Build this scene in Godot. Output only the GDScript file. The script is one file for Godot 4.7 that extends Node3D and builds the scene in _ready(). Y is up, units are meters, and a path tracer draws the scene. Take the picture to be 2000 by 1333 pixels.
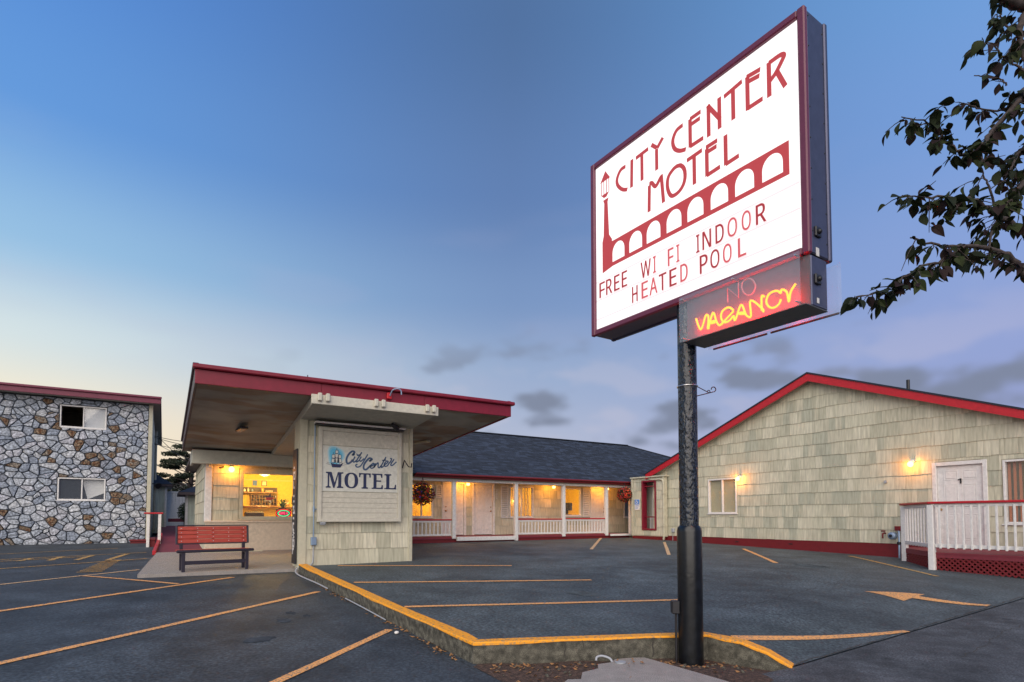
extends Node3D
# A roadside motel at dusk. World: x runs along the street (to the right and away), -z runs up the lot (to the left and away), y is up.
# V(b, y, a) is the point b metres along the street, a metres up the lot, y metres high.

var rng := RandomNumberGenerator.new()
var M := {}
var T := {}
var used := {}


func V(b: float, y: float, a: float) -> Vector3:
	return Vector3(b, y, -a)


# ---------------------------------------------------------------- mesh builder
class MB:
	var st := SurfaceTool.new()
	var n := 0

	func _init() -> void:
		st.begin(Mesh.PRIMITIVE_TRIANGLES)
		st.set_smooth_group(-1)

	func tri(a: Vector3, b: Vector3, c: Vector3) -> void:
		# a, b, c run anticlockwise seen from outside
		for p in [a, c, b]:
			st.add_vertex(p)
		n += 1

	func quad(a: Vector3, b: Vector3, c: Vector3, d: Vector3) -> void:
		tri(a, b, c)
		tri(a, c, d)

	func face(pts: Array, centre: Vector3) -> void:
		# a convex face, turned so that it looks away from the centre
		var m := Vector3.ZERO
		for p in pts:
			m += p
		m /= pts.size()
		var nn: Vector3 = (pts[1] - pts[0]).cross(pts[2] - pts[0])
		if nn.dot(m - centre) < 0.0:
			pts = pts.duplicate()
			pts.reverse()
		for i in range(1, pts.size() - 1):
			tri(pts[0], pts[i], pts[i + 1])

	func box(lo: Vector3, hi: Vector3, c := 0.0, x := Transform3D.IDENTITY) -> void:
		var mid := (lo + hi) / 2.0
		var h := ((hi - lo) / 2.0).abs()
		c = minf(c, minf(h.x, minf(h.y, h.z)) * 0.9)
		var o := x * mid
		for i in 3:
			var j := (i + 1) % 3
			var k := (i + 2) % 3
			for s in [-1.0, 1.0]:
				var f := []
				for q in [[-1, -1], [1, -1], [1, 1], [-1, 1]]:
					var p := Vector3.ZERO
					p[i] = s * h[i]
					p[j] = q[0] * (h[j] - c)
					p[k] = q[1] * (h[k] - c)
					f.append(x * (mid + p))
				face(f, o)
			if c > 0.0:
				for s in [[-1, -1], [1, -1], [1, 1], [-1, 1]]:
					var f := []
					for e in [[0, -1], [0, 1], [1, 1], [1, -1]]:
						var p := Vector3.ZERO
						p[i] = e[1] * (h[i] - c)
						p[j] = s[0] * (h[j] - (c if e[0] == 1 else 0.0))
						p[k] = s[1] * (h[k] - (c if e[0] == 0 else 0.0))
						f.append(x * (mid + p))
					face(f, o)
		if c > 0.0:
			for sx in [-1, 1]:
				for sy in [-1, 1]:
					for sz in [-1, 1]:
						var s := Vector3(sx, sy, sz)
						var f := []
						for i in 3:
							var p := s * (h - Vector3(c, c, c))
							p[i] = s[i] * h[i]
							f.append(x * (mid + p))
						face(f, o)

	func bar(p: Vector3, q: Vector3, w: float, t: float, c := 0.0, up := Vector3.UP) -> void:
		# a rectangular bar from p to q, w wide across and t thick along «up»
		var z := (q - p).normalized()
		if absf(z.dot(up)) > 0.99:
			up = Vector3.RIGHT
		var xx := up.cross(z).normalized()
		var yy := z.cross(xx)
		var l := (q - p).length()
		box(Vector3(-w / 2, -t / 2, 0), Vector3(w / 2, t / 2, l), c, Transform3D(Basis(xx, yy, z), p))

	func prism(poly: PackedVector2Array, x: Transform3D, d0: float, d1: float) -> void:
		# a polygon in the x-y plane of the transform, from depth d0 to d1 along its z
		var ix := Geometry2D.triangulate_polygon(poly)
		var ar := 0.0
		for i in poly.size():
			ar += poly[i].cross(poly[(i + 1) % poly.size()])
		var ccw := ar > 0.0
		for i in range(0, ix.size(), 3):
			var a := poly[ix[i]]
			var b := poly[ix[i + 1]]
			var c := poly[ix[i + 2]]
			if (b - a).cross(c - a) < 0.0:
				var s := b
				b = c
				c = s
			tri(x * Vector3(a.x, a.y, d1), x * Vector3(b.x, b.y, d1), x * Vector3(c.x, c.y, d1))
			tri(x * Vector3(a.x, a.y, d0), x * Vector3(c.x, c.y, d0), x * Vector3(b.x, b.y, d0))
		var m := poly.size()
		for i in m:
			var a := poly[i] if ccw else poly[(i + 1) % m]
			var b := poly[(i + 1) % m] if ccw else poly[i]
			quad(x * Vector3(a.x, a.y, d0), x * Vector3(b.x, b.y, d0), x * Vector3(b.x, b.y, d1), x * Vector3(a.x, a.y, d1))

	func stroke(pts: PackedVector2Array, w: float, x: Transform3D, d0: float, d1: float) -> void:
		# a flat ribbon of width w along a polyline, with mitred joints
		var m := pts.size()
		var closed := m > 3 and pts[0].is_equal_approx(pts[m - 1])
		var l := PackedVector2Array()
		var r := PackedVector2Array()
		for i in m:
			var a := (pts[i] - pts[i - 1]).normalized() if i > 0 else ((pts[m - 1] - pts[m - 2]).normalized() if closed else (pts[1] - pts[0]).normalized())
			var b := (pts[i + 1] - pts[i]).normalized() if i < m - 1 else ((pts[1] - pts[0]).normalized() if closed else a)
			var t := (a + b).normalized()
			var nn := Vector2(-t.y, t.x)
			var k := w / 2.0 / maxf(0.45, nn.dot(Vector2(-a.y, a.x)))
			l.append(pts[i] + nn * k)
			r.append(pts[i] - nn * k)
		for i in m - 1:
			quad(x * Vector3(r[i].x, r[i].y, d1), x * Vector3(r[i + 1].x, r[i + 1].y, d1), x * Vector3(l[i + 1].x, l[i + 1].y, d1), x * Vector3(l[i].x, l[i].y, d1))
			quad(x * Vector3(l[i].x, l[i].y, d1), x * Vector3(l[i + 1].x, l[i + 1].y, d1), x * Vector3(l[i + 1].x, l[i + 1].y, d0), x * Vector3(l[i].x, l[i].y, d0))
			quad(x * Vector3(r[i].x, r[i].y, d0), x * Vector3(r[i + 1].x, r[i + 1].y, d0), x * Vector3(r[i + 1].x, r[i + 1].y, d1), x * Vector3(r[i].x, r[i].y, d1))

	func tube(pts: Array, radii: Array, sides := 10, caps := true) -> void:
		# a smooth round tube along a path; radii holds one number or one per point
		st.set_smooth_group(1)
		var rings := []
		var m := pts.size()
		var ref := Vector3.UP
		var d0: Vector3 = (pts[1] - pts[0]).normalized()
		if absf(d0.dot(ref)) > 0.9:
			ref = Vector3.RIGHT
		var side := ref.cross(d0).normalized()
		for i in m:
			var d: Vector3 = (pts[mini(i + 1, m - 1)] - pts[maxi(i - 1, 0)]).normalized()
			side = (side - d * side.dot(d)).normalized()
			var up := d.cross(side)
			var ring := []
			var rad: float = radii[mini(i, radii.size() - 1)]
			for k in sides:
				var t := TAU * k / sides
				ring.append(pts[i] + (side * cos(t) + up * sin(t)) * rad)
			rings.append(ring)
		for i in m - 1:
			for k in sides:
				var k2 := (k + 1) % sides
				quad(rings[i][k], rings[i][k2], rings[i + 1][k2], rings[i + 1][k])
		st.set_smooth_group(-1)
		if caps:
			for k in range(1, sides - 1):
				tri(rings[0][0], rings[0][k + 1], rings[0][k])
				tri(rings[m - 1][0], rings[m - 1][k], rings[m - 1][k + 1])

	func ball(c: Vector3, r: Vector3, sides := 12, rows := 8) -> void:
		st.set_smooth_group(1)
		for i in rows:
			for k in sides:
				var p := []
				for q in [[i, k], [i, k + 1], [i + 1, k + 1], [i + 1, k]]:
					var e: float = PI * q[0] / rows
					var t: float = TAU * (q[1] % sides) / sides
					p.append(c + Vector3(r.x * sin(e) * cos(t), r.y * cos(e), r.z * sin(e) * sin(t)))
				if i > 0:
					tri(p[0], p[1], p[2])
				if i < rows - 1:
					tri(p[0], p[2], p[3])
		st.set_smooth_group(-1)

	func done() -> ArrayMesh:
		st.generate_normals()
		return st.commit()


# ---------------------------------------------------------------- naming and tagging
func numbered(called: String, parent: Node) -> String:
	var key := str(parent.get_instance_id()) + called
	var k: int = used.get(key, 0)
	used[key] = k + 1
	return called if k == 0 else "%s_%03d" % [called, k]


func put(called: String, mesh: Mesh, mat: Material, parent: Node = self, x := Transform3D.IDENTITY) -> MeshInstance3D:
	var o := MeshInstance3D.new()
	o.name = numbered(called, parent)
	o.mesh = mesh
	o.material_override = mat
	o.transform = x
	parent.add_child(o, true)
	return o


func thing(called: String, label: String, category: String, group := "", at := Vector3.ZERO, turn := 0.0) -> Node3D:
	var o := Node3D.new()
	o.name = numbered(called, self)
	add_child(o, true)
	o.position = at
	o.rotation.y = turn
	return tag(o, label, category, group)


func part(called: String, parent: Node) -> Node3D:
	var o := Node3D.new()
	o.name = numbered(called, parent)
	parent.add_child(o, true)
	return o


func tag(o: Node3D, label: String, category: String, group := "") -> Node3D:
	o.set_meta("label", label)
	o.set_meta("category", category)
	if group:
		o.set_meta("group", group)
	return o


func structure(o: Node3D) -> Node3D:
	o.set_meta("kind", "structure")
	return o


func stuff(o: Node3D) -> Node3D:
	o.set_meta("kind", "stuff")
	return o


func boxed(lo: Vector3, hi: Vector3, c := 0.0) -> ArrayMesh:
	var m := MB.new()
	m.box(lo, hi, c)
	return m.done()


func bx(called: String, b0: float, b1: float, y0: float, y1: float, a0: float, a1: float, mat: Material, parent: Node = self, c := 0.0) -> MeshInstance3D:
	return put(called, boxed(V(b0, y0, a0), V(b1, y1, a1), c), mat, parent)


func tubed(pts: Array, radii: Array, sides := 10) -> ArrayMesh:
	var m := MB.new()
	m.tube(pts, radii, sides)
	return m.done()


func spline(pts: Array, per := 6) -> Array:
	var out := []
	var n := pts.size()
	for i in n - 1:
		var p0 = pts[maxi(i - 1, 0)]
		var p1 = pts[i]
		var p2 = pts[i + 1]
		var p3 = pts[mini(i + 2, n - 1)]
		for k in per:
			var t := float(k) / per
			out.append(0.5 * (2.0 * p1 + (p2 - p0) * t + (2.0 * p0 - 5.0 * p1 + 4.0 * p2 - p3) * t * t + (3.0 * p1 - p0 - 3.0 * p2 + p3) * t * t * t))
	out.append(pts[n - 1])
	return out


func read_strokes(s: String) -> Array:
	# «12,34 15,36|...» in centimetres: a list of polylines in metres
	var out := []
	for line in s.split("|"):
		var pts := PackedVector2Array()
		for p in line.split(" "):
			var q := p.split(",")
			pts.append(Vector2(q[0].to_float(), q[1].to_float()) / 100.0)
		out.append(pts)
	return out


# ---------------------------------------------------------------- materials
func noise_image(size: int, f: float, octaves: int, lo: float, hi: float, stretch := Vector2.ONE, salt := 1, contrast := 1.0, gain := 0.5) -> Image:
	# a seamless grey noise, «lo» to «hi»
	var nz := FastNoiseLite.new()
	nz.seed = salt
	nz.noise_type = FastNoiseLite.TYPE_SIMPLEX_SMOOTH
	nz.fractal_octaves = octaves
	nz.fractal_gain = gain
	nz.frequency = 1.0
	var im := Image.create(size, size, false, Image.FORMAT_RGB8)
	for y in size:
		for x in size:
			var u := float(x) / size
			var w := float(y) / size
			var a := nz.get_noise_2d(u * f * stretch.x, w * f * stretch.y)
			var b := nz.get_noise_2d((u - 1.0) * f * stretch.x, w * f * stretch.y)
			var c := nz.get_noise_2d(u * f * stretch.x, (w - 1.0) * f * stretch.y)
			var d := nz.get_noise_2d((u - 1.0) * f * stretch.x, (w - 1.0) * f * stretch.y)
			var v := lerpf(lerpf(a, b, u), lerpf(c, d, u), w)
			v = clampf(0.5 + v * contrast, 0.0, 1.0)
			v = lerpf(lo, hi, v)
			im.set_pixel(x, y, Color(v, v, v))
	return im


func tex(im: Image) -> ImageTexture:
	return ImageTexture.create_from_image(im)


func lin(r: float, g: float, b: float) -> Color:
	return Color(r, g, b).linear_to_srgb()


func mat(called: String, c: Color, rough := 0.7, metal := 0.0) -> StandardMaterial3D:
	var m := StandardMaterial3D.new()
	m.resource_name = called
	m.albedo_color = c
	m.roughness = rough
	m.metallic = metal
	M[called] = m
	return m


func grain(m: StandardMaterial3D, t: Texture2D, scale: float, world := true, squash := Vector3.ONE) -> StandardMaterial3D:
	m.albedo_texture = t
	m.uv1_triplanar = true
	m.uv1_world_triplanar = world
	m.uv1_scale = squash * scale
	return m


func second(m: StandardMaterial3D, t: Texture2D, scale: float) -> StandardMaterial3D:
	m.detail_enabled = true
	m.detail_albedo = t
	m.detail_blend_mode = BaseMaterial3D.BLEND_MODE_MUL
	m.detail_uv_layer = BaseMaterial3D.DETAIL_UV_2
	m.uv2_triplanar = true
	m.uv2_world_triplanar = true
	m.uv2_scale = Vector3.ONE * scale
	return m


func relief(m: StandardMaterial3D, t: Texture2D, cm: float) -> StandardMaterial3D:
	m.heightmap_enabled = true
	m.heightmap_texture = t
	m.heightmap_scale = cm
	return m


func glow(called: String, c: Color, e: float) -> StandardMaterial3D:
	var m := mat(called, Color(c.r * 0.5, c.g * 0.5, c.b * 0.5), 0.5)
	m.emission_enabled = true
	m.emission = c
	m.emission_energy_multiplier = e
	return m


func make_materials() -> void:
	T.speck = tex(noise_image(512, 110.0, 2, 0.45, 1.0, Vector2.ONE, 3, 1.2))
	T.speck_high = tex(noise_image(512, 90.0, 3, 0.0, 1.0, Vector2.ONE, 4, 1.3))
	T.patch = tex(noise_image(512, 7.0, 5, 0.5, 1.0, Vector2.ONE, 5, 1.4))
	T.patch_soft = tex(noise_image(256, 9.0, 5, 0.88, 1.0, Vector2.ONE, 6, 1.0, 0.65))
	T.lot = tex(noise_image(1024, 5.0, 8, 0.54, 1.0, Vector2.ONE, 15, 1.25, 0.72))
	T.fleck = tex(fleck_image())
	T.streak = tex(noise_image(512, 3.0, 4, 0.84, 1.0, Vector2(4.5, 0.5), 7, 1.3))
	T.streak_high = tex(noise_image(256, 4.0, 3, 0.0, 1.0, Vector2(24.0, 0.7), 8, 1.2))
	T.board = tex(noise_image(256, 3.0, 4, 0.75, 1.0, Vector2(1.0, 22.0), 9, 1.2))
	T.stone = tex(noise_image(512, 12.0, 5, 0.55, 1.0, Vector2.ONE, 10, 1.5))
	T.wear = tex(noise_image(512, 30.0, 4, 0.3, 1.0, Vector2.ONE, 11, 2.6))
	T.lump = tex(noise_image(256, 16.0, 3, 0.0, 1.0, Vector2(1.0, 0.7), 12, 1.4))
	T.rust = tex(rust_image())
	T.stain = tex(stain_image())
	# ground
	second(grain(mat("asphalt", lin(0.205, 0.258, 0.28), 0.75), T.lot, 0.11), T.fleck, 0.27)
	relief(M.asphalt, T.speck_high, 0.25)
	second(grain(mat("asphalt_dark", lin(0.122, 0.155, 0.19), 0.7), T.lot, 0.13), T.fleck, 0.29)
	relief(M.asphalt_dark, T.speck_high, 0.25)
	second(grain(mat("aggregate", lin(0.2, 0.215, 0.24), 0.85), T.lot, 0.3), T.fleck, 0.55)
	relief(M.aggregate, T.wear, 0.3)
	second(grain(mat("concrete", lin(0.6, 0.55, 0.51), 0.85), T.patch_soft, 0.5), T.speck, 1.2)
	relief(M.concrete, T.speck_high, 0.15)
	second(grain(mat("kerb_concrete", lin(0.27, 0.255, 0.2), 0.9), T.stone, 0.7), T.speck, 1.0)
	relief(M.kerb_concrete, T.stone, 0.6)
	second(grain(mat("soil", lin(0.24, 0.14, 0.1), 0.95), T.stone, 1.2), T.speck, 1.5)
	relief(M.soil, T.wear, 1.2)
	grain(mat("line_paint", Color.WHITE, 0.7), tex(chip_image(Color(0.85, 0.38, 0.11), Color(0.2, 0.17, 0.14), 0.6, 26.0, 21)), 0.8)
	grain(mat("line_faded", Color.WHITE, 0.75), tex(chip_image(Color(0.55, 0.3, 0.06), Color(0.14, 0.14, 0.13), 0.55, 22.0, 61)), 0.7)
	grain(mat("line_pale", Color.WHITE, 0.75), tex(chip_image(Color(0.66, 0.42, 0.22), Color(0.2, 0.18, 0.15), 0.65, 26.0, 71)), 0.9)
	grain(mat("kerb_paint", Color.WHITE, 0.6), tex(chip_image(Color(0.88, 0.35, 0.012), Color(0.27, 0.2, 0.12), 0.67, 18.0, 81)), 0.9)
	grain(mat("oil", lin(0.08, 0.095, 0.115), 0.85), T.lot, 0.6)
	M.oil.metallic_specular = 0.2
	grain(mat("oil_pale", lin(0.14, 0.165, 0.175), 0.85), T.lot, 0.6)
	M.oil_pale.metallic_specular = 0.2
	mat("crack_fill", lin(0.05, 0.045, 0.04), 0.95)
	# walls
	var tones := [[0.55, 0.52, 0.39], [0.6, 0.57, 0.43], [0.5, 0.48, 0.36], [0.66, 0.62, 0.475], [0.46, 0.455, 0.35], [0.575, 0.54, 0.41], [0.63, 0.59, 0.45]]
	for i in tones.size():
		var m := mat("shake_%d" % i, lin(tones[i][0], tones[i][1], tones[i][2]), 0.85)
		m.resource_name = "shake paint"
		grain(m, T.streak, 0.9)
		m.uv1_offset = Vector3(0.13 * i, 0.37 * i, 0.29 * i)
	grain(mat("siding", lin(0.52, 0.49, 0.37), 0.7), T.patch_soft, 0.6)
	grain(mat("siding_green", lin(0.58, 0.63, 0.52), 0.75), T.streak, 0.5)
	grain(mat("brick_paint", lin(0.66, 0.55, 0.43), 0.65), T.patch_soft, 0.8)
	grain(mat("soffit", lin(0.4, 0.39, 0.34), 0.8), T.stain, 0.14)
	grain(mat("beam_paint", lin(0.44, 0.43, 0.37), 0.75), T.patch_soft, 0.5)
	grain(mat("white", lin(0.74, 0.72, 0.7), 0.5), T.patch_soft, 0.9)
	grain(mat("door_white", lin(0.76, 0.73, 0.71), 0.4), T.patch_soft, 0.7)
	grain(mat("red", lin(0.5, 0.01, 0.02), 0.5), T.patch_soft, 0.7)
	grain(mat("red_fascia", lin(0.21, 0.006, 0.024), 0.5), T.patch_soft, 0.5)
	grain(mat("maroon", lin(0.17, 0.02, 0.05), 0.5), T.patch_soft, 0.5)
	grain(mat("red_dark", lin(0.16, 0.005, 0.01), 0.6), T.patch_soft, 0.6)
	grain(mat("red_deck", lin(0.2, 0.022, 0.038), 0.65), T.patch_soft, 0.5)
	grain(mat("trim_dark", lin(0.06, 0.04, 0.045), 0.5), T.patch_soft, 0.7)
	grain(mat("mortar", lin(0.11, 0.125, 0.15), 0.95), T.speck, 2.0)
	var st := [[0.38, 0.42, 0.48], [0.46, 0.49, 0.54], [0.33, 0.37, 0.44], [0.27, 0.31, 0.38], [0.5, 0.52, 0.55], [0.36, 0.3, 0.24], [0.32, 0.22, 0.14], [0.42, 0.37, 0.33], [0.24, 0.26, 0.31], [0.46, 0.47, 0.52]]
	for i in st.size():
		var k := 1.0 if i in [5, 6, 7] else 1.36
		var m := mat("stone_%d" % i, lin(st[i][0] * k, st[i][1] * k, st[i][2] * k), 0.8)
		m.resource_name = "field stone"
		if i in [5, 6, 7]:
			grain(m, T.rust, 1.1)
		else:
			grain(m, T.stone, 0.8)
		m.uv1_offset = Vector3(0.31 * i, 0.17 * i, 0.23 * i)
		relief(m, T.stone, 1.5)
	for i in 4:
		var k: float = [1.0, 0.6, 1.5, 0.82][i]
		var m := grain(mat("roof_%d" % i, lin(0.045 * k, 0.065 * k, 0.11 * k), 0.9), T.speck, 1.5)
		m.resource_name = "asphalt shingle"
	# metal, glass and small things
	grain(mat("pole", lin(0.024, 0.034, 0.055), 0.26, 0.0), T.wear, 1.2, true, Vector3(1.0, 0.6, 1.0))
	relief(M.pole, T.lump, 0.9)
	M.pole.metallic_specular = 0.5
	grain(mat("sleeve", lin(0.006, 0.008, 0.012), 0.3), T.patch, 1.0)
	relief(M.sleeve, T.lump, 0.08)
	grain(mat("cabinet", lin(0.085, 0.09, 0.15), 0.42, 0.5), T.patch_soft, 0.8)
	grain(mat("cabinet_rim", lin(0.14, 0.025, 0.06), 0.45), T.patch_soft, 0.8)
	mat("cabinet_under", lin(0.05, 0.02, 0.03), 0.6)
	grain(mat("sheet_metal", lin(0.1, 0.11, 0.125), 0.5, 0.0), T.patch_soft, 1.2)
	mat("galvanised", lin(0.22, 0.3, 0.42), 0.45, 0.4)
	mat("black", lin(0.012, 0.012, 0.016), 0.45)
	mat("iron", lin(0.02, 0.015, 0.025), 0.5)
	mat("grey", lin(0.3, 0.32, 0.35), 0.6)
	mat("steel", lin(0.55, 0.55, 0.55), 0.3, 1.0)
	mat("brass", lin(0.35, 0.18, 0.05), 0.35, 0.8)
	var g := mat("glass", Color(0.9, 0.95, 1.0, 0.06), 0.03)
	g.transparency = BaseMaterial3D.TRANSPARENCY_ALPHA
	var ac := mat("acrylic", Color(0.95, 0.97, 1.0, 0.05), 0.05)
	ac.transparency = BaseMaterial3D.TRANSPARENCY_ALPHA
	grain(mat("joist", lin(0.3, 0.2, 0.12), 0.85), T.board, 1.0)
	grain(mat("blind", lin(0.5, 0.48, 0.42), 0.7), T.patch_soft, 1.0)
	mat("blind_tan", lin(0.34, 0.3, 0.17), 0.8)
	mat("curtain", lin(0.52, 0.52, 0.5), 0.9)
	mat("slat_orange", lin(0.3, 0.09, 0.02), 0.7)
	grain(mat("yellow_wall", lin(0.78, 0.55, 0.08), 0.8), T.patch_soft, 0.8)
	grain(mat("ceiling", lin(0.75, 0.6, 0.25), 0.85), T.patch_soft, 0.8)
	grain(mat("oak", lin(0.42, 0.22, 0.06), 0.5), T.board, 1.0)
	grain(mat("dark_wood", lin(0.06, 0.025, 0.012), 0.5), T.board, 1.0)
	mat("paper", lin(0.75, 0.7, 0.5), 0.8)
	mat("blue_paper", lin(0.08, 0.16, 0.5), 0.7)
	mat("screen_off", lin(0.01, 0.01, 0.012), 0.25)
	grain(mat("bench_red", lin(0.48, 0.055, 0.03), 0.45), T.board, 1.4)
	mat("bench_frame", lin(0.02, 0.016, 0.03), 0.45)
	grain(mat("sign_panel", lin(0.58, 0.55, 0.46), 0.55), T.patch_soft, 0.9)
	grain(mat("sign_white", lin(0.63, 0.63, 0.56), 0.5), T.patch_soft, 1.1)
	mat("navy", lin(0.012, 0.02, 0.07), 0.5)
	mat("slate_blue", lin(0.04, 0.085, 0.17), 0.5)
	mat("cyan", lin(0.1, 0.42, 0.62), 0.55)
	mat("sign_blue", lin(0.06, 0.22, 0.6), 0.5)
	grain(mat("bark", lin(0.07, 0.05, 0.045), 0.85), T.stone, 3.0)
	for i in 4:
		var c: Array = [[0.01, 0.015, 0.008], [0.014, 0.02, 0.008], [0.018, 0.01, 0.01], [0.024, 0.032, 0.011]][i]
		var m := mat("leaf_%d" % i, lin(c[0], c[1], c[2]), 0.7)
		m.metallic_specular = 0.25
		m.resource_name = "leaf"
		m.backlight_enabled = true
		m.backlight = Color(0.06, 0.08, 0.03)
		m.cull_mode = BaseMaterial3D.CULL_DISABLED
	var fo := mat("foliage", Color.WHITE, 0.8)
	fo.vertex_color_use_as_albedo = true
	fo.cull_mode = BaseMaterial3D.CULL_DISABLED
	mat("dead_leaf", lin(0.26, 0.13, 0.05), 0.9).cull_mode = BaseMaterial3D.CULL_DISABLED
	mat("white_pipe", lin(0.32, 0.34, 0.38), 0.5)
	glow("lamp_glow", Color(1.0, 0.8, 0.4), 6.0)
	glow("neon_lit", Color(1.0, 0.6, 0.02), 2.6)
	glow("neon_red", Color(1.0, 0.03, 0.05), 1.2)
	glow("neon_pink", Color(1.0, 0.25, 0.45), 1.8)
	glow("neon_green", Color(0.2, 0.95, 0.6), 1.6)
	mat("neon_dark", lin(0.4, 0.22, 0.24), 0.25)
	glow("sign_face", Color(1.0, 0.985, 0.98), 1.0)
	glow("sign_print", Color(0.72, 0.24, 0.25), 0.8)
	glow("sign_letter", Color(0.66, 0.16, 0.18), 0.75)
	glow("sign_letter_faint", Color(0.8, 0.34, 0.36), 0.85)
	glow("sign_rail", Color(0.95, 0.86, 0.87), 0.95)


func fleck_image() -> Image:
	# worn asphalt: pale and dark stones of the mix showing through
	var r := RandomNumberGenerator.new()
	r.seed = 77
	var im := noise_image(512, 60.0, 3, 0.5, 0.92, Vector2.ONE, 16, 1.5, 0.75)
	for i in 6500:
		var x := r.randi() % 512
		var y := r.randi() % 512
		var v := r.randf_range(0.42, 1.0)
		for k in r.randi_range(1, 5):
			im.set_pixel((x + k % 2) % 512, (y + k / 2) % 512, Color(v, v, v))
	return im


func chip_image(paint: Color, under: Color, cut: float, f: float, salt: int) -> Image:
	# paint with worn-through chips
	var a := noise_image(512, f, 6, 0.0, 1.0, Vector2.ONE, salt, 1.5, 0.68)
	var b := noise_image(512, f * 3.0, 3, 0.86, 1.0, Vector2.ONE, salt + 1, 1.3)
	for y in 512:
		for x in 512:
			var k := smoothstep(cut, cut + 0.07, a.get_pixel(x, y).r)
			var c := paint.lerp(under, k) * b.get_pixel(x, y).r
			a.set_pixel(x, y, c.linear_to_srgb())
	return a


func rust_image() -> Image:
	# grey stone with iron-brown blotches
	var a := noise_image(512, 12.0, 5, 0.4, 1.0, Vector2.ONE, 31, 1.5)
	var b := noise_image(512, 5.0, 4, 0.0, 1.0, Vector2.ONE, 32, 2.4)
	for y in 512:
		for x in 512:
			var v := a.get_pixel(x, y).r
			var k := smoothstep(0.55, 0.9, b.get_pixel(x, y).r)
			a.set_pixel(x, y, Color(v, v, v).lerp(Color(v * 0.8, v * 0.6, v * 0.42), k))
	return a


func stain_image() -> Image:
	# old painted plywood with brown water stains
	var a := noise_image(256, 4.0, 5, 0.78, 1.0, Vector2.ONE, 41, 1.6)
	var b := noise_image(256, 3.0, 4, 0.0, 1.0, Vector2(1.0, 2.0), 42, 1.8)
	for y in 256:
		for x in 256:
			var v := a.get_pixel(x, y).r
			var k := smoothstep(0.45, 0.85, b.get_pixel(x, y).r) * 0.35
			a.set_pixel(x, y, Color(v, v, v).lerp(Color(v * 0.8, v * 0.52, v * 0.36), k))
	return a


func _ready() -> void:
	rng.seed = 20
	# camera, sky, light and exposure
	var cam := Camera3D.new()
	cam.name = "camera"
	cam.position = Vector3(0, 1.65, 0)
	cam.rotation = Vector3(deg_to_rad(2.5), deg_to_rad(-31.3), 0)
	cam.near = 0.05
	cam.far = 1500.0
	cam.keep_aspect = Camera3D.KEEP_HEIGHT
	cam.set_frustum(0.05 * 1333.0 / 1120.0, Vector2(0.0, 0.05 * 296.5 / 1120.0), 0.05, 1500.0)
	add_child(cam, true)
	var env := Environment.new()
	env.background_mode = Environment.BG_SKY
	var sky := Sky.new()
	var pano := PanoramaSkyMaterial.new()
	pano.panorama = dusk_sky()
	sky.sky_material = pano
	env.sky = sky
	env.background_energy_multiplier = 1.0
	env.tonemap_mode = Environment.TONE_MAPPER_LINEAR
	env.tonemap_exposure = 1.1
	env.sdfgi_enabled = true
	env.ssao_enabled = true
	env.ssil_enabled = true
	var we := WorldEnvironment.new()
	we.name = "world_environment"
	we.environment = env
	add_child(we, true)
	var sun := DirectionalLight3D.new()
	sun.name = "afterglow"
	sun.light_color = Color(1.0, 0.95, 0.88)
	sun.light_energy = 1.25
	sun.light_angular_distance = 80.0
	sun.shadow_enabled = true
	sun.sky_mode = DirectionalLight3D.SKY_MODE_LIGHT_ONLY
	add_child(sun, true)
	# from the left and a little behind, over the street
	sun.look_at_from_position(V(-26, 23, -30), Vector3.ZERO)
	make_materials()
	# the lot
	build_ground()
	build_markings()
	# buildings
	build_stone_building()
	build_alley()
	build_office()
	build_canopy_and_pier()
	build_wing()
	build_gable_house()
	build_deck()
	# objects
	build_pole_sign()
	build_pier_sign()
	build_bench()
	build_lamps()
	build_small_things()
	build_tree()


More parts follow.
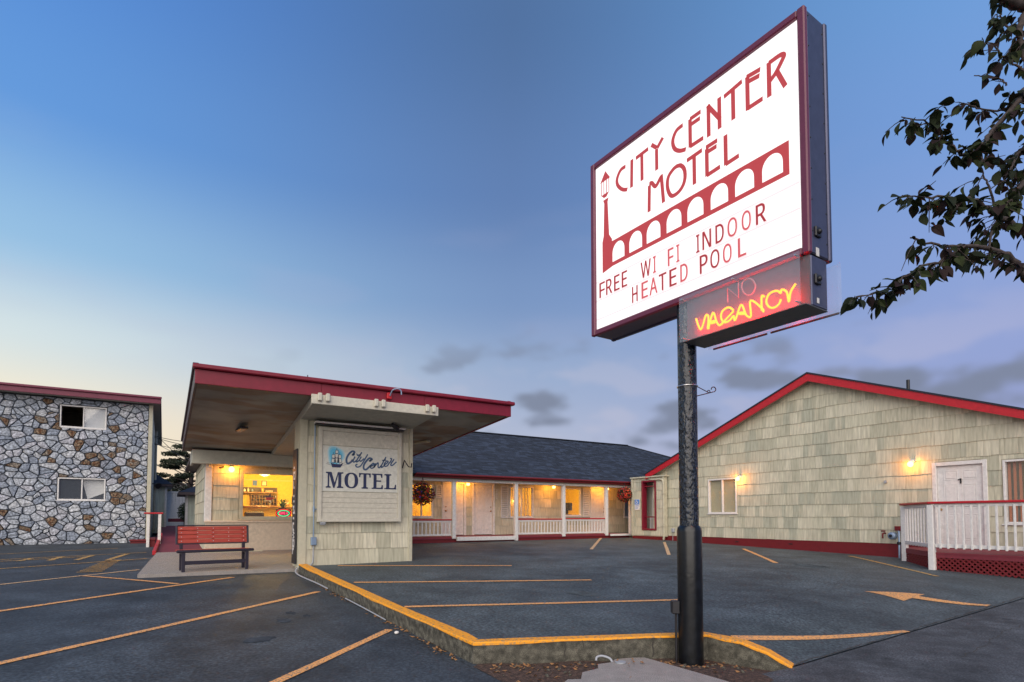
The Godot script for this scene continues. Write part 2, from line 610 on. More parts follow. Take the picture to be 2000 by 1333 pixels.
func dusk_sky() -> ImageTexture:
	# air and clouds only: a blue evening sky, pale and warm where the sun went down on the left
	var azs := [-180.0, -110.0, -42.0, 0.0, 42.0, 110.0, 180.0]
	var els := [0.0, 7.0, 14.0, 21.0, 30.0, 42.0, 90.0]
	var table := [
		[[140, 150, 185], [205, 195, 190], [255, 214, 165], [200, 190, 195], [150, 156, 190], [140, 148, 186], [140, 150, 185]],
		[[138, 150, 188], [195, 196, 198], [244, 228, 196], [172, 180, 202], [146, 156, 198], [136, 148, 190], [138, 150, 188]],
		[[130, 148, 190], [165, 185, 205], [204, 217, 220], [148, 167, 198], [141, 157, 204], [130, 147, 192], [130, 148, 190]],
		[[118, 142, 188], [132, 166, 202], [144, 184, 218], [118, 145, 187], [131, 156, 208], [122, 145, 194], [118, 142, 188]],
		[[104, 134, 182], [102, 143, 194], [97, 148, 211], [94, 124, 172], [114, 152, 209], [108, 138, 190], [104, 134, 182]],
		[[90, 124, 172], [84, 128, 188], [79, 130, 203], [79, 110, 155], [101, 151, 208], [92, 130, 182], [90, 124, 172]],
		[[74, 104, 148], [74, 104, 148], [74, 104, 148], [74, 104, 148], [74, 104, 148], [74, 104, 148], [74, 104, 148]]]
	# where the larger banks stand: azimuth, elevation, half width, half height, strength
	var banks := [[5.0, 12.3, 4.5, 2.0, 0.3], [8.5, 8.3, 4.5, 1.6, 0.34], [19.0, 9.0, 6.0, 2.2, 0.26], [41.0, 12.0, 7.0, 2.0, 0.2], [-3.0, 5.5, 4.0, 1.2, 0.2], [78.0, 9.0, 14.0, 3.0, 0.25]]
	var w := 1024
	var h := 512
	var im := Image.create(w, h, false, Image.FORMAT_RGBF)
	var nz := FastNoiseLite.new()
	nz.seed = 14
	nz.noise_type = FastNoiseLite.TYPE_SIMPLEX_SMOOTH
	nz.fractal_octaves = 5
	nz.frequency = 1.0
	for y in h:
		var el := 90.0 - (y + 0.5) / h * 180.0
		var i := 0
		while i < 5 and els[i + 1] < el:
			i += 1
		var te := smoothstep(0.0, 1.0, clampf((el - els[i]) / (els[i + 1] - els[i]), 0.0, 1.0)) * 0.5 + clampf((el - els[i]) / (els[i + 1] - els[i]), 0.0, 1.0) * 0.5
		for x in w:
			var az := (x + 0.5) / w * 360.0 - 31.3
			az = wrapf(az, -180.0, 180.0)
			var j := 0
			while j < 5 and azs[j + 1] < az:
				j += 1
			var ta := clampf((az - azs[j]) / (azs[j + 1] - azs[j]), 0.0, 1.0)
			ta = lerpf(ta, smoothstep(0.0, 1.0, ta), 0.5)
			var c := col(table[i][j]).lerp(col(table[i][j + 1]), ta).lerp(col(table[i + 1][j]).lerp(col(table[i + 1][j + 1]), ta), te)
			if el > 0.0 and el < 34.0:
				# low banks of dusk cloud, thicker away from the sunset
				var d := Vector3(cos(deg_to_rad(az)) * cos(deg_to_rad(el)), sin(deg_to_rad(el)), sin(deg_to_rad(az)) * cos(deg_to_rad(el)))
				var v := nz.get_noise_3d(d.x * 4.2, d.y * 11.0, d.z * 4.2)
				var away := smoothstep(-30.0, 4.0, az) * (1.0 - smoothstep(130.0, 175.0, az))
				var band := smoothstep(2.0, 5.0, el) * (1.0 - smoothstep(13.0, 20.0, el))
				for q in banks:
					v += q[4] * exp(-pow((az - q[0]) / q[2], 2.0) - pow((el - q[1]) / q[3], 2.0))
				var k := smoothstep(0.12, 0.36, v) * band * away
				c = c.lerp(Color(0.185, 0.215, 0.295), k * 0.88)
				var lit := smoothstep(0.02, 0.3, -v) * band * away
				c = c.lerp(Color(0.62, 0.56, 0.62), lit * 0.2)
				var wisp := smoothstep(0.1, 0.6, nz.get_noise_3d(d.x * 2.0 + 7.0, d.y * 9.0, d.z * 2.0)) * smoothstep(8.0, 14.0, el) * (1.0 - smoothstep(22.0, 34.0, el))
				c = c.lerp(Color(0.42, 0.42, 0.58), wisp * 0.12)
			im.set_pixel(x, y, c)
	return tex(im)


func col(c: Array) -> Color:
	return Color(c[0] / 255.0, c[1] / 255.0, c[2] / 255.0).srgb_to_linear()


# ---------------------------------------------------------------- the ground
func profile(p: Array, x: float) -> float:
	var s := 0.0
	for d in [-0.8, -0.4, 0.0, 0.4, 0.8]:
		var q: float = x + d
		var v: float = p[0].y
		if q >= p[p.size() - 1].x:
			v = p[p.size() - 1].y
		else:
			for i in p.size() - 1:
				if q >= p[i].x and q < p[i + 1].x:
					v = lerpf(p[i].y, p[i + 1].y, (q - p[i].x) / (p[i + 1].x - p[i].x))
		s += v / 5.0
	return s


var low_profile := [Vector2(-5, -0.05), Vector2(4, -0.02), Vector2(5.6, 0.03), Vector2(13.4, 0.42), Vector2(19, 0.58), Vector2(25.2, 0.7), Vector2(40, 0.9)]
var near_profile := [Vector2(3.8, 0.19), Vector2(5.6, 0.25), Vector2(13.4, 0.59), Vector2(20, 0.78), Vector2(40, 1.0)]
var far_profile := [Vector2(3, 0.4), Vector2(7.8, 0.56), Vector2(17, 0.77), Vector2(25, 0.9)]


func low(_b: float, a: float) -> float:
	return profile(low_profile, a)


func walk_height(b: float, _a: float) -> float:
	return 0.02 + 0.041 * (b - 5.9)


func up(b: float, a: float) -> float:
	var t := clampf((b - 3.0) / 14.0, -0.2, 1.5)
	var y := lerpf(profile(near_profile, a), profile(far_profile, a), t)
	return lerpf(walk_height(b, a), y, smoothstep(3.9, 5.2, a))


func dirt(b: float, a: float) -> float:
	return 0.005 + 0.018 * sin(b * 5.1 + a * 2.0) * sin(a * 4.3 - b) + 0.02 * smoothstep(4.6, 5.4, a) - 0.05 * smoothstep(5.2, 5.8, b)


func slab(_b: float, a: float) -> float:
	return lerpf(0.5, 0.655, clampf((a - 13.7) / 5.5, -0.2, 1.2))


func ground_patch(poly: PackedVector2Array, height: Callable, cell: float, lift := 0.0, depth := 0.0) -> ArrayMesh:
	# a sheet over a plan outline (b, a) that follows a height; with a depth it gets sides
	var m := MB.new()
	var lo := poly[0]
	var hi := poly[0]
	for p in poly:
		lo = lo.min(p)
		hi = hi.max(p)
	var nb := int(ceil((hi.x - lo.x) / cell))
	var na := int(ceil((hi.y - lo.y) / cell))
	for i in nb:
		for j in na:
			var o := lo + Vector2(i, j) * cell
			var sq := PackedVector2Array([o, o + Vector2(cell, 0), o + Vector2(cell, cell), o + Vector2(0, cell)])
			for piece in Geometry2D.intersect_polygons(sq, poly):
				var ix := Geometry2D.triangulate_polygon(piece)
				for k in range(0, ix.size(), 3):
					var p := piece[ix[k]]
					var q := piece[ix[k + 1]]
					var r := piece[ix[k + 2]]
					if (q - p).cross(r - p) < 0.0:
						var s := q
						q = r
						r = s
					m.tri(V(p.x, height.call(p.x, p.y) + lift, p.y), V(q.x, height.call(q.x, q.y) + lift, q.y), V(r.x, height.call(r.x, r.y) + lift, r.y))
	if depth > 0.0:
		for i in poly.size():
			var p := poly[i]
			var q := poly[(i + 1) % poly.size()]
			var steps := maxi(1, int((q - p).length() / cell))
			for k in steps:
				var u := p.lerp(q, float(k) / steps)
				var w := p.lerp(q, float(k + 1) / steps)
				var yu: float = height.call(u.x, u.y) + lift
				var yw: float = height.call(w.x, w.y) + lift
				m.quad(V(u.x, yu - depth, u.y), V(w.x, yw - depth, w.y), V(w.x, yw, w.y), V(u.x, yu, u.y))
	return m.done()


func poly(s: String) -> PackedVector2Array:
	# «b,a b,a ...» in metres
	var out := PackedVector2Array()
	for p in s.split(" "):
		var q := p.split(",")
		out.append(Vector2(q[0].to_float(), q[1].to_float()))
	return out


func build_ground() -> void:
	var g := MB.new()
	g.quad(V(-400, -0.6, -400), V(400, -0.6, -400), V(400, -0.6, 400), V(-400, -0.6, 400))
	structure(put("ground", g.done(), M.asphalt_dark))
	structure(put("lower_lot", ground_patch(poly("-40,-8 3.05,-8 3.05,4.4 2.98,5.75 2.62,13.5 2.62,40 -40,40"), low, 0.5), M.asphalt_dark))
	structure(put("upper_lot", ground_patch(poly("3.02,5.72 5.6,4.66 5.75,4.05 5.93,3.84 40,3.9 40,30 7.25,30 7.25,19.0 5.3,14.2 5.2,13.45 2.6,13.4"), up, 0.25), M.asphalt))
	structure(put("pavement", ground_patch(poly("4.78,3.95 5.93,3.815 40,3.87 40,-8 4.2,-8"), walk_height, 0.5), M.aggregate))
	structure(put("soil_bed", ground_patch(poly("2.9,5.85 2.93,4.9 3.0,4.2 4.0,3.3 5.0,3.6 5.95,3.78 5.85,4.3 5.65,4.75 3.0,5.85"), dirt, 0.12), M.soil))
	var pad := poly("3.3,4.55 3.5,4.68 3.62,4.62 3.78,4.8 4.02,4.83 4.12,4.96 4.3,4.94 4.42,5.02 4.62,4.97 4.76,4.9 4.8,3.95 4.82,2.0 2.9,2.0 3.0,3.9")
	structure(put("concrete_pad", ground_patch(pad, pad_height, 0.25, 0.0, 0.08), M.concrete))
	structure(put("walkway", ground_patch(poly("-0.42,13.87 2.56,13.72 2.56,13.35 2.7,13.35 2.7,13.95 5.2,13.95 5.4,14.3 7.4,19.3 -0.14,19.3"), slab, 0.6, 0.0, 0.14), M.concrete))
	build_kerb()
	litter()


func pad_height(b: float, a: float) -> float:
	return 0.035 + 0.012 * (a - 4.5) + 0.01 * (b - 4.0)


func build_kerb() -> void:
	var root := thing("retaining_kerb", "low concrete retaining kerb with a yellow painted top beside the sign pole", "kerb")
	var path := [[2.57, 13.28, 0.63, 0.3], [2.72, 10.2, 0.475, 0.15], [2.82, 8.0, 0.37, 0.05], [2.96, 5.69, 0.275, -0.1], [3.9, 5.31, 0.272, -0.1], [4.8, 4.945, 0.272, -0.1], [5.53, 4.65, 0.27, -0.12], [5.66, 4.28, 0.235, -0.12], [5.76, 4.02, 0.16, -0.12], [5.87, 3.8, 0.035, -0.12]]
	var fine := []
	for i in path.size() - 1:
		var n := maxi(2, int(Vector2(path[i][0] - path[i + 1][0], path[i][1] - path[i + 1][1]).length() / 0.35))
		for k in n:
			var t := float(k) / n
			fine.append([lerpf(path[i][0], path[i + 1][0], t), lerpf(path[i][1], path[i + 1][1], t), lerpf(path[i][2], path[i + 1][2], t), lerpf(path[i][3], path[i + 1][3], t)])
	fine.append(path[path.size() - 1])
	for layer in 2:
		var m := MB.new()
		var rows := []
		for i in fine.size():
			var p = fine[i]
			var q = fine[maxi(i - 1, 0)]
			var r = fine[mini(i + 1, fine.size() - 1)]
			var t := Vector2(r[0] - q[0], r[1] - q[1]).normalized()
			var nn := Vector2(-t.y, t.x)   # towards the upper lot
			var over := 0.0 if layer == 0 else 0.004 + rng.randf() * 0.003
			var out := Vector2(p[0], p[1]) - nn * over
			var inn := Vector2(p[0], p[1]) + nn * (0.17 + over)
			var top: float = p[2] if layer == 1 else p[2] - 0.008
			var low_y: float = p[3] if layer == 0 else p[2] - 0.014 - rng.randf() * 0.026
			rows.append([V(out.x, low_y, out.y), V(out.x + nn.x * 0.012, top, out.y + nn.y * 0.012), V(inn.x - nn.x * 0.012, top, inn.y - nn.y * 0.012), V(inn.x, low_y, inn.y)])
			if layer == 1 or layer == 0:
				rows[i].insert(1, V(out.x, top - 0.012, out.y))
				rows[i].insert(4, V(inn.x, top - 0.012, inn.y))
		for i in rows.size() - 1:
			for k in 5:
				m.quad(rows[i][k], rows[i + 1][k], rows[i + 1][k + 1], rows[i][k + 1])
		var e: Array = rows[rows.size() - 1]
		m.quad(e[0], e[5], e[4], e[1])
		m.quad(e[1], e[4], e[3], e[2])
		e = rows[0]
		m.quad(e[0], e[1], e[4], e[5])
		put(["concrete_wall", "painted_top"][layer], m.done(), [M.kerb_concrete, M.kerb_paint][layer], root)
	# cracks down its face
	for q in [[3.93, 5.3, 0.2], [4.12, 5.222, 0.08], [2.76, 9.4, 0.16], [2.87, 7.3, 0.2], [4.9, 4.9, 0.22]]:
		var m := MB.new()
		var d := Vector2(0.92, -0.39) if q[0] > 2.9 else Vector2(0.03, 1.0)
		var nn := Vector2(d.y, -d.x) if q[0] > 2.9 else Vector2(-1.0, 0.03)
		var pts := PackedVector2Array()
		for i in 6:
			pts.append(Vector2(rng.randf_range(-0.012, 0.012), 0.255 - q[2] * i / 5.0 + (0.0 if q[0] > 2.9 else (q[1] - 5.7) * 0.047)))
		m.stroke(pts, 0.01, Transform3D(Basis(Vector3(d.x, 0, -d.y), Vector3.UP, Vector3(nn.x, 0, -nn.y)), V(q[0] + nn.x * 0.003, 0, q[1] + nn.y * 0.003)), -0.01, 0.004)
		put("crack", m.done(), M.crack_fill, root)


func litter() -> void:
	# dry leaves and twigs along the foot of the kerb and on the soil; pebbles on the soil
	var m := MB.new()
	for i in 420:
		var b: float
		var a: float
		var y: float
		if i < 200:
			a = 5.9 + 6.0 * pow(rng.randf(), 1.2)
			b = lerpf(2.94, 2.63, (a - 5.7) / 7.5) - absf(rng.randfn(0.0, 0.06)) - 0.01
			y = low(b, a) + 0.008
		else:
			b = rng.randf_range(2.98, 5.6)
			a = 5.62 - (b - 2.96) * 0.42 - absf(rng.randfn(0.0, 0.3)) - 0.03
			y = dirt(b, a) + 0.01
			if a < 4.0:
				continue
			if Geometry2D.is_point_in_polygon(Vector2(b, a), poly("3.35,4.72 4.28,5.02 4.78,4.82 4.95,4.2 4.86,3.9 3.0,3.9")):
				y = 0.06
				if rng.randf() < 0.75:
					continue
		var s := rng.randf_range(0.012, 0.034)
		var t := rng.randf() * TAU
		var d := Vector3(cos(t), rng.randf_range(-0.2, 0.4), sin(t)) * s
		var e := Vector3(-sin(t), rng.randf_range(0.0, 0.6), cos(t)) * s * 0.55
		var p := V(b, y, a)
		m.quad(p - d, p + e, p + d + Vector3(0, s * 0.3, 0), p - e)
	stuff(put("dry_leaves", m.done(), M.dead_leaf))
	var k := MB.new()
	for i in 70:
		var b := rng.randf_range(3.0, 5.7)
		var a := 5.6 - (b - 2.96) * 0.42 - absf(rng.randfn(0.0, 0.35)) - 0.03
		if a < 3.9 or Geometry2D.is_point_in_polygon(Vector2(b, a), poly("3.35,4.72 4.28,5.02 4.78,4.82 4.95,4.2 4.86,3.9 3.0,3.9")):
			continue
		var s := rng.randf_range(0.006, 0.022)
		k.box(Vector3(-s, -s * 0.6, -s * 0.8), Vector3(s, s * 0.6, s * 0.8), s * 0.4, Transform3D(Basis.from_euler(Vector3(rng.randf(), rng.randf() * 6.0, rng.randf())), V(b, dirt(b, a) + s * 0.2, a)))
	stuff(put("pebbles", k.done(), M.kerb_concrete))


func paint(called: String, b0: float, a0: float, b1: float, a1: float, w: float, m: Material, height: Callable) -> void:
	var d := (Vector2(b1, a1) - Vector2(b0, a0)).normalized()
	var nn := Vector2(-d.y, d.x) * w / 2.0
	# slightly wandering edges, as a hand-pushed striping machine leaves them
	var l := PackedVector2Array()
	var r := PackedVector2Array()
	var n := maxi(2, int(Vector2(b1 - b0, a1 - a0).length() / 0.3))
	for i in n + 1:
		var p := Vector2(b0, a0).lerp(Vector2(b1, a1), float(i) / n)
		l.append(p + nn * rng.randf_range(0.92, 1.08))
		r.append(p - nn * rng.randf_range(0.92, 1.08))
	r.reverse()
	l.append_array(r)
	structure(put(called, ground_patch(l, height, 0.25, 0.008), m))


func build_markings() -> void:
	var h: Callable = low
	for q in [[-3.4, 9.99, 1.27, 13.23], [-1.62, 7.7, 2.46, 10.86], [0.75, 5.8, 2.66, 7.57]]:
		paint("parking_line", q[0], q[1], q[2], q[3], 0.112, M.line_paint, h)
	paint("parking_line", -1.39, 14.66, 0.27, 12.7, 0.09, M.line_paint, h)
	paint("parking_line", -2.9, 13.5, -0.43, 15.41, 0.09, M.line_pale, h)
	for q in [[-4.5, 18.2, -1.69, 19.43], [-3.4, 16.6, -0.31, 18.18], [-4.6, 20.9, -1.23, 22.65], [-5.0, 18.6, -0.4, 20.4]]:
		paint("parking_line", q[0], q[1], q[2], q[3], 0.1, M.line_faded, h)
	for q in [[-3.05, 18.61, -2.92, 19.31], [-2.44, 18.49, -2.31, 19.7], [-1.88, 18.4, -1.66, 19.77], [-1.2, 18.11, -0.87, 19.99]]:
		paint("hatch_line", q[0], q[1], q[2], q[3], 0.14, M.line_faded, h)
	# a worn word of short bars on the lower lot
	for i in 11:
		var t := i / 10.0
		paint("worn_bar", lerpf(-1.5, -1.2, t) - 0.06, lerpf(15.4, 18.0, t), lerpf(-1.1, -0.9, t), lerpf(15.35, 17.95, t) + 0.05, 0.1, M.line_faded, h)
	h = up
	for q in [[3.36, 13.02, 6.9, 11.36], [3.0, 10.5, 7.1, 8.72], [3.02, 7.97, 7.05, 6.38], [6.0, 4.65, 8.54, 3.87]]:
		paint("parking_line", q[0], q[1], q[2], q[3], 0.112, M.line_paint, h)
	for q in [[11.4, 14.0, 15.69, 18.63], [16.07, 15.44, 12.19, 11.54]]:
		paint("parking_line", q[0], q[1], q[2], q[3], 0.1, M.line_pale, h)
	paint("parking_line", 15.97, 11.94, 12.96, 8.75, 0.112, M.line_paint, h)
	paint("parking_line", 16.44, 8.85, 13.73, 5.62, 0.1, M.line_faded, h)
	structure(put("arrow_marking", ground_patch(poly("10.42,5.37 11.2,4.78 10.93,4.76 11.4,3.93 11.22,3.92 10.66,4.74 10.3,4.7"), h, 0.25, 0.008), M.line_paint))
	# drips of oil under the bays, and cracks in the old asphalt
	for q in [[1.5, 8.7, 0.13, 0.16], [1.68, 9.2, 0.09, 0.12], [1.05, 7.75, 0.22, 0.16], [1.85, 8.9, 0.07, 0.1]]:
		structure(put("oil_stain", ground_patch(blot(Vector2(q[0], q[1]), q[2], q[3]), low, 0.25, 0.005), M.oil))
	for q in [[5.2, 9.6, 0.2, 0.4], [6.0, 7.6, 0.25, 0.4], [9.0, 8.0, 0.3, 0.5], [13.2, 8.0, 0.3, 0.5]]:
		structure(put("oil_stain", ground_patch(blot(Vector2(q[0], q[1]), q[2], q[3]), up, 0.25, 0.005), M.oil_pale))
	crack(Vector2(3.1, 9.0), Vector2(9.5, 7.6), up)
	crack(Vector2(9.5, 7.6), Vector2(14.5, 8.4), up)
	crack(Vector2(7.0, 5.6), Vector2(12.5, 6.3), up)
	crack(Vector2(4.0, 11.9), Vector2(10.5, 12.6), up)
	crack(Vector2(-3.0, 9.4), Vector2(1.2, 9.9), low)
	crack(Vector2(-1.0, 12.6), Vector2(1.8, 8.6), low)
	crack(Vector2(7.5, 2.9), Vector2(13.0, 3.2), walk_height)
	# crack between the lot and the pavement, and one across the upper lot
	var c := MB.new()
	var prev := Vector2(5.93, 3.83)
	for i in 90:
		var q := Vector2(5.93 + (i + 1) * 0.16, 3.86 + rng.randf_range(-0.018, 0.018) + i * 0.0009)
		var w := rng.randf_range(0.002, 0.007)
		c.quad(V(prev.x, up(prev.x, prev.y) + 0.006, prev.y - w), V(q.x, up(q.x, q.y) + 0.006, q.y - w), V(q.x, up(q.x, q.y) + 0.006, q.y + w), V(prev.x, up(prev.x, prev.y) + 0.006, prev.y + w))
		prev = q
	structure(put("pavement_joint", c.done(), M.soil))


func blot(c: Vector2, rb: float, ra: float) -> PackedVector2Array:
	# a ragged outline
	var out := PackedVector2Array()
	for i in 26:
		var t := TAU * i / 26.0
		var k := rng.randf_range(0.55, 1.0)
		out.append(c + Vector2(cos(t) * rb, sin(t) * ra) * k)
	return out


func crack(p: Vector2, q: Vector2, height: Callable) -> void:
	var n := int((q - p).length() / 0.12)
	var side := (q - p).orthogonal().normalized()
	var l := PackedVector2Array()
	var r := PackedVector2Array()
	var wander := 0.0
	for i in n + 1:
		wander = wander * 0.9 + rng.randf_range(-0.05, 0.05)
		var w := rng.randf_range(0.0015, 0.006) * (0.3 if i == 0 or i == n else 1.0)
		l.append(p.lerp(q, float(i) / n) + side * (wander + w))
		r.append(p.lerp(q, float(i) / n) + side * (wander - w))
	r.reverse()
	l.append_array(r)
	structure(put("crack", ground_patch(l, height, 0.25, 0.006), M.crack_fill))


# ---------------------------------------------------------------- walls, shakes, windows, doors
func rect(u0: float, y0: float, u1: float, y1: float) -> PackedVector2Array:
	return PackedVector2Array([Vector2(u0, y0), Vector2(u1, y0), Vector2(u1, y1), Vector2(u0, y1)])


func frame_of(origin: Vector3, dn: Vector3) -> Transform3D:
	# x along the wall, y up, z out of the wall
	return Transform3D(Basis(Vector3.UP.cross(dn), Vector3.UP, dn), origin)


func wall(called: String, x: Transform3D, region: PackedVector2Array, holes: Array, d0: float, d1: float, m: Material, parent: Node) -> MeshInstance3D:
	var edges := [-1e3, 1e3]
	for h in holes:
		edges.append(h[0])
		edges.append(h[2])
	edges.sort()
	var mb := MB.new()
	for i in edges.size() - 1:
		if edges[i + 1] - edges[i] < 1e-4:
			continue
		for strip in Geometry2D.intersect_polygons(region, rect(edges[i], -100, edges[i + 1], 100)):
			var left := [strip]
			var mid: float = (edges[i] + edges[i + 1]) / 2.0
			for h in holes:
				if mid > h[0] and mid < h[2]:
					var next := []
					for p in left:
						next.append_array(Geometry2D.clip_polygons(p, rect(h[0] - 5.0, h[1], h[2] + 5.0, h[3])))
					left = next
			for p in left:
				mb.prism(p, x, d0, d1)
	return put(called, mb.done(), m, parent)


var wedge_mesh: ArrayMesh


func wedge_depth(t: float) -> float:
	return lerpf(0.026, 0.008, t)


func shakes(x: Transform3D, region: PackedVector2Array, holes: Array, y0: float, course: float, wide: Vector2, limit: int, parent: Node, tones := 7, called := "shake") -> void:
	if wedge_mesh == null:
		var m := MB.new()
		var c := Vector3(0.5, 0.5, 0.0)
		var p := [Vector3(0, 0, -0.004), Vector3(1, 0, -0.004), Vector3(1, 1, -0.004), Vector3(0, 1, -0.004), Vector3(0, 0, 0.026), Vector3(1, 0, 0.026), Vector3(1, 1, 0.008), Vector3(0, 1, 0.008)]
		for f in [[4, 5, 6, 7], [0, 1, 5, 4], [3, 2, 6, 7], [0, 4, 7, 3], [1, 5, 6, 2]]:
			m.face([p[f[0]], p[f[1]], p[f[2]], p[f[3]]], c)
		wedge_mesh = m.done()
	var lo := region[0]
	var hi := region[0]
	for p in region:
		lo = lo.min(p)
		hi = hi.max(p)
	var found := []
	var k := 0
	while y0 + k * course < hi.y:
		var y := y0 + k * course
		var u := lo.x - rng.randf() * wide.x
		var tone := rng.randi() % tones
		var drop := 0.0
		while u < hi.x:
			var w := rng.randf_range(wide.x, wide.y)
			if rng.randf() < 0.75:
				tone = rng.randi() % tones
			if rng.randf() < 0.6:
				drop = rng.randf_range(0.0, 0.022)
			var r := rect(u + 0.0015, y - drop, u + w - 0.0015, y + course + 0.012)
			u += w
			var pieces := Geometry2D.intersect_polygons(r, region)
			for h in holes:
				var next := []
				for q in pieces:
					for z in Geometry2D.clip_polygons(q, rect(h[0], h[1], h[2], h[3])):
						next.append(z)
				pieces.assign(next)
			for q in pieces:
				var a := q[0]
				var b := q[0]
				for v in q:
					a = a.min(v)
					b = b.max(v)
				if b.x - a.x < 0.012 or b.y - a.y < 0.012:
					continue
				var whole: bool = q.size() == 4 and absf((b - a).x * (b - a).y - area(q)) < 1e-4
				found.append({"q": q, "lo": a, "hi": b, "whole": whole, "y": y - drop, "tone": tone, "far": (x * Vector3((a.x + b.x) / 2, (a.y + b.y) / 2, 0) - Vector3(0, 1.65, 0)).length()})
		k += 1
	found.sort_custom(func(s, t): return s.far < t.far)
	var rest := {}
	for i in found.size():
		var f = found[i]
		if i < limit and f.whole:
			put(called, wedge_mesh, M["shake_%d" % f.tone], parent, x * Transform3D(Basis(Vector3(f.hi.x - f.lo.x, 0, 0), Vector3(0, f.hi.y - f.lo.y, 0), Vector3(0, 0, 1)), Vector3(f.lo.x, f.lo.y, 0)))
			continue
		var m: MB = MB.new() if i < limit else rest.get(f.tone, MB.new())
		var q: PackedVector2Array = f.q
		var top := []
		for v in q:
			top.append(x * Vector3(v.x, v.y, wedge_depth(clampf((v.y - f.y) / course, 0.0, 1.0))))
		var cc := x * Vector3((f.lo.x + f.hi.x) / 2, (f.lo.y + f.hi.y) / 2, -0.2)
		m.face(top, cc)
		for j in q.size():
			var j2 := (j + 1) % q.size()
			var o := x * Vector3((f.lo.x + f.hi.x) / 2, (f.lo.y + f.hi.y) / 2, 0.005)
			m.face([top[j], top[j2], x * Vector3(q[j2].x, q[j2].y, -0.004), x * Vector3(q[j].x, q[j].y, -0.004)], o)
		if i < limit:
			put(called, m.done(), M["shake_%d" % f.tone], parent)
		else:
			rest[f.tone] = m
	if not rest.is_empty():
		merged("farther_" + called + "s", rest, parent)


func merged(called: String, by_tone: Dictionary, parent: Node, prefix := "shake_") -> void:
	var am := ArrayMesh.new()
	for t in by_tone:
		var mb: MB = by_tone[t]
		mb.st.generate_normals()
		mb.st.commit(am)
		am.surface_set_material(am.get_surface_count() - 1, M[prefix + str(t)])
	stuff(put(called, am, null, parent))


func area(q: PackedVector2Array) -> float:
	var s := 0.0
	for i in q.size():
		s += q[i].cross(q[(i + 1) % q.size()])
	return absf(s) / 2.0


func ring(m: MB, x: Transform3D, u0: float, y0: float, u1: float, y1: float, w: float, d0: float, d1: float, c := 0.006) -> void:
	# a picture-frame of four butted bars
	m.box(Vector3(u0, y0, d0), Vector3(u0 + w, y1, d1), c, x)
	m.box(Vector3(u1 - w, y0, d0), Vector3(u1, y1, d1), c, x)
	m.box(Vector3(u0 + w, y0, d0), Vector3(u1 - w, y0 + w, d1 - 0.002), c, x)
	m.box(Vector3(u0 + w, y1 - w, d0), Vector3(u1 - w, y1, d1 - 0.002), c, x)


func window(x: Transform3D, u0: float, y0: float, u1: float, y1: float, parent: Node, panes := 2, fw := 0.05, frame_mat := "white", sill := true, slid := false) -> Node3D:
	var o := part("window", parent)
	var m := MB.new()
	ring(m, x, u0, y0, u1, y1, fw, -0.09, 0.035)
	if sill:
		m.box(Vector3(u0 - 0.04, y0 - 0.03, -0.05), Vector3(u1 + 0.04, y0 - 0.001, 0.06), 0.006, x)
	for i in panes - 1:
		var u := lerpf(u0, u1, (i + 1.0) / panes)
		m.box(Vector3(u - fw * 0.45, y0 + fw, -0.08), Vector3(u + fw * 0.45, y1 - fw, 0.02), 0.006, x)
	put("frame", m.done(), M[frame_mat], o)
	for i in panes:
		var a := lerpf(u0, u1, float(i) / panes) + fw * 0.3
		var b := lerpf(u0, u1, (i + 1.0) / panes) - fw * 0.3
		if slid and i == 0:
			a = lerpf(u0, u1, 0.5)
			b = u1 - fw * 0.6
		var g := MB.new()
		var z := -0.06 if slid and i == 0 else -0.03
		g.quad(x * Vector3(a, y0 + fw * 0.5, z), x * Vector3(b, y0 + fw * 0.5, z), x * Vector3(b, y1 - fw * 0.5, z), x * Vector3(a, y1 - fw * 0.5, z))
		put("pane", g.done(), M.glass, o)
	return o


func sheet(called: String, x: Transform3D, u0: float, y0: float, u1: float, y1: float, d: float, m: Material, parent: Node, t := 0.006) -> MeshInstance3D:
	var b := MB.new()
	b.box(Vector3(u0, y0, d - t), Vector3(u1, y1, d), 0.0, x)
	return put(called, b.done(), m, parent)


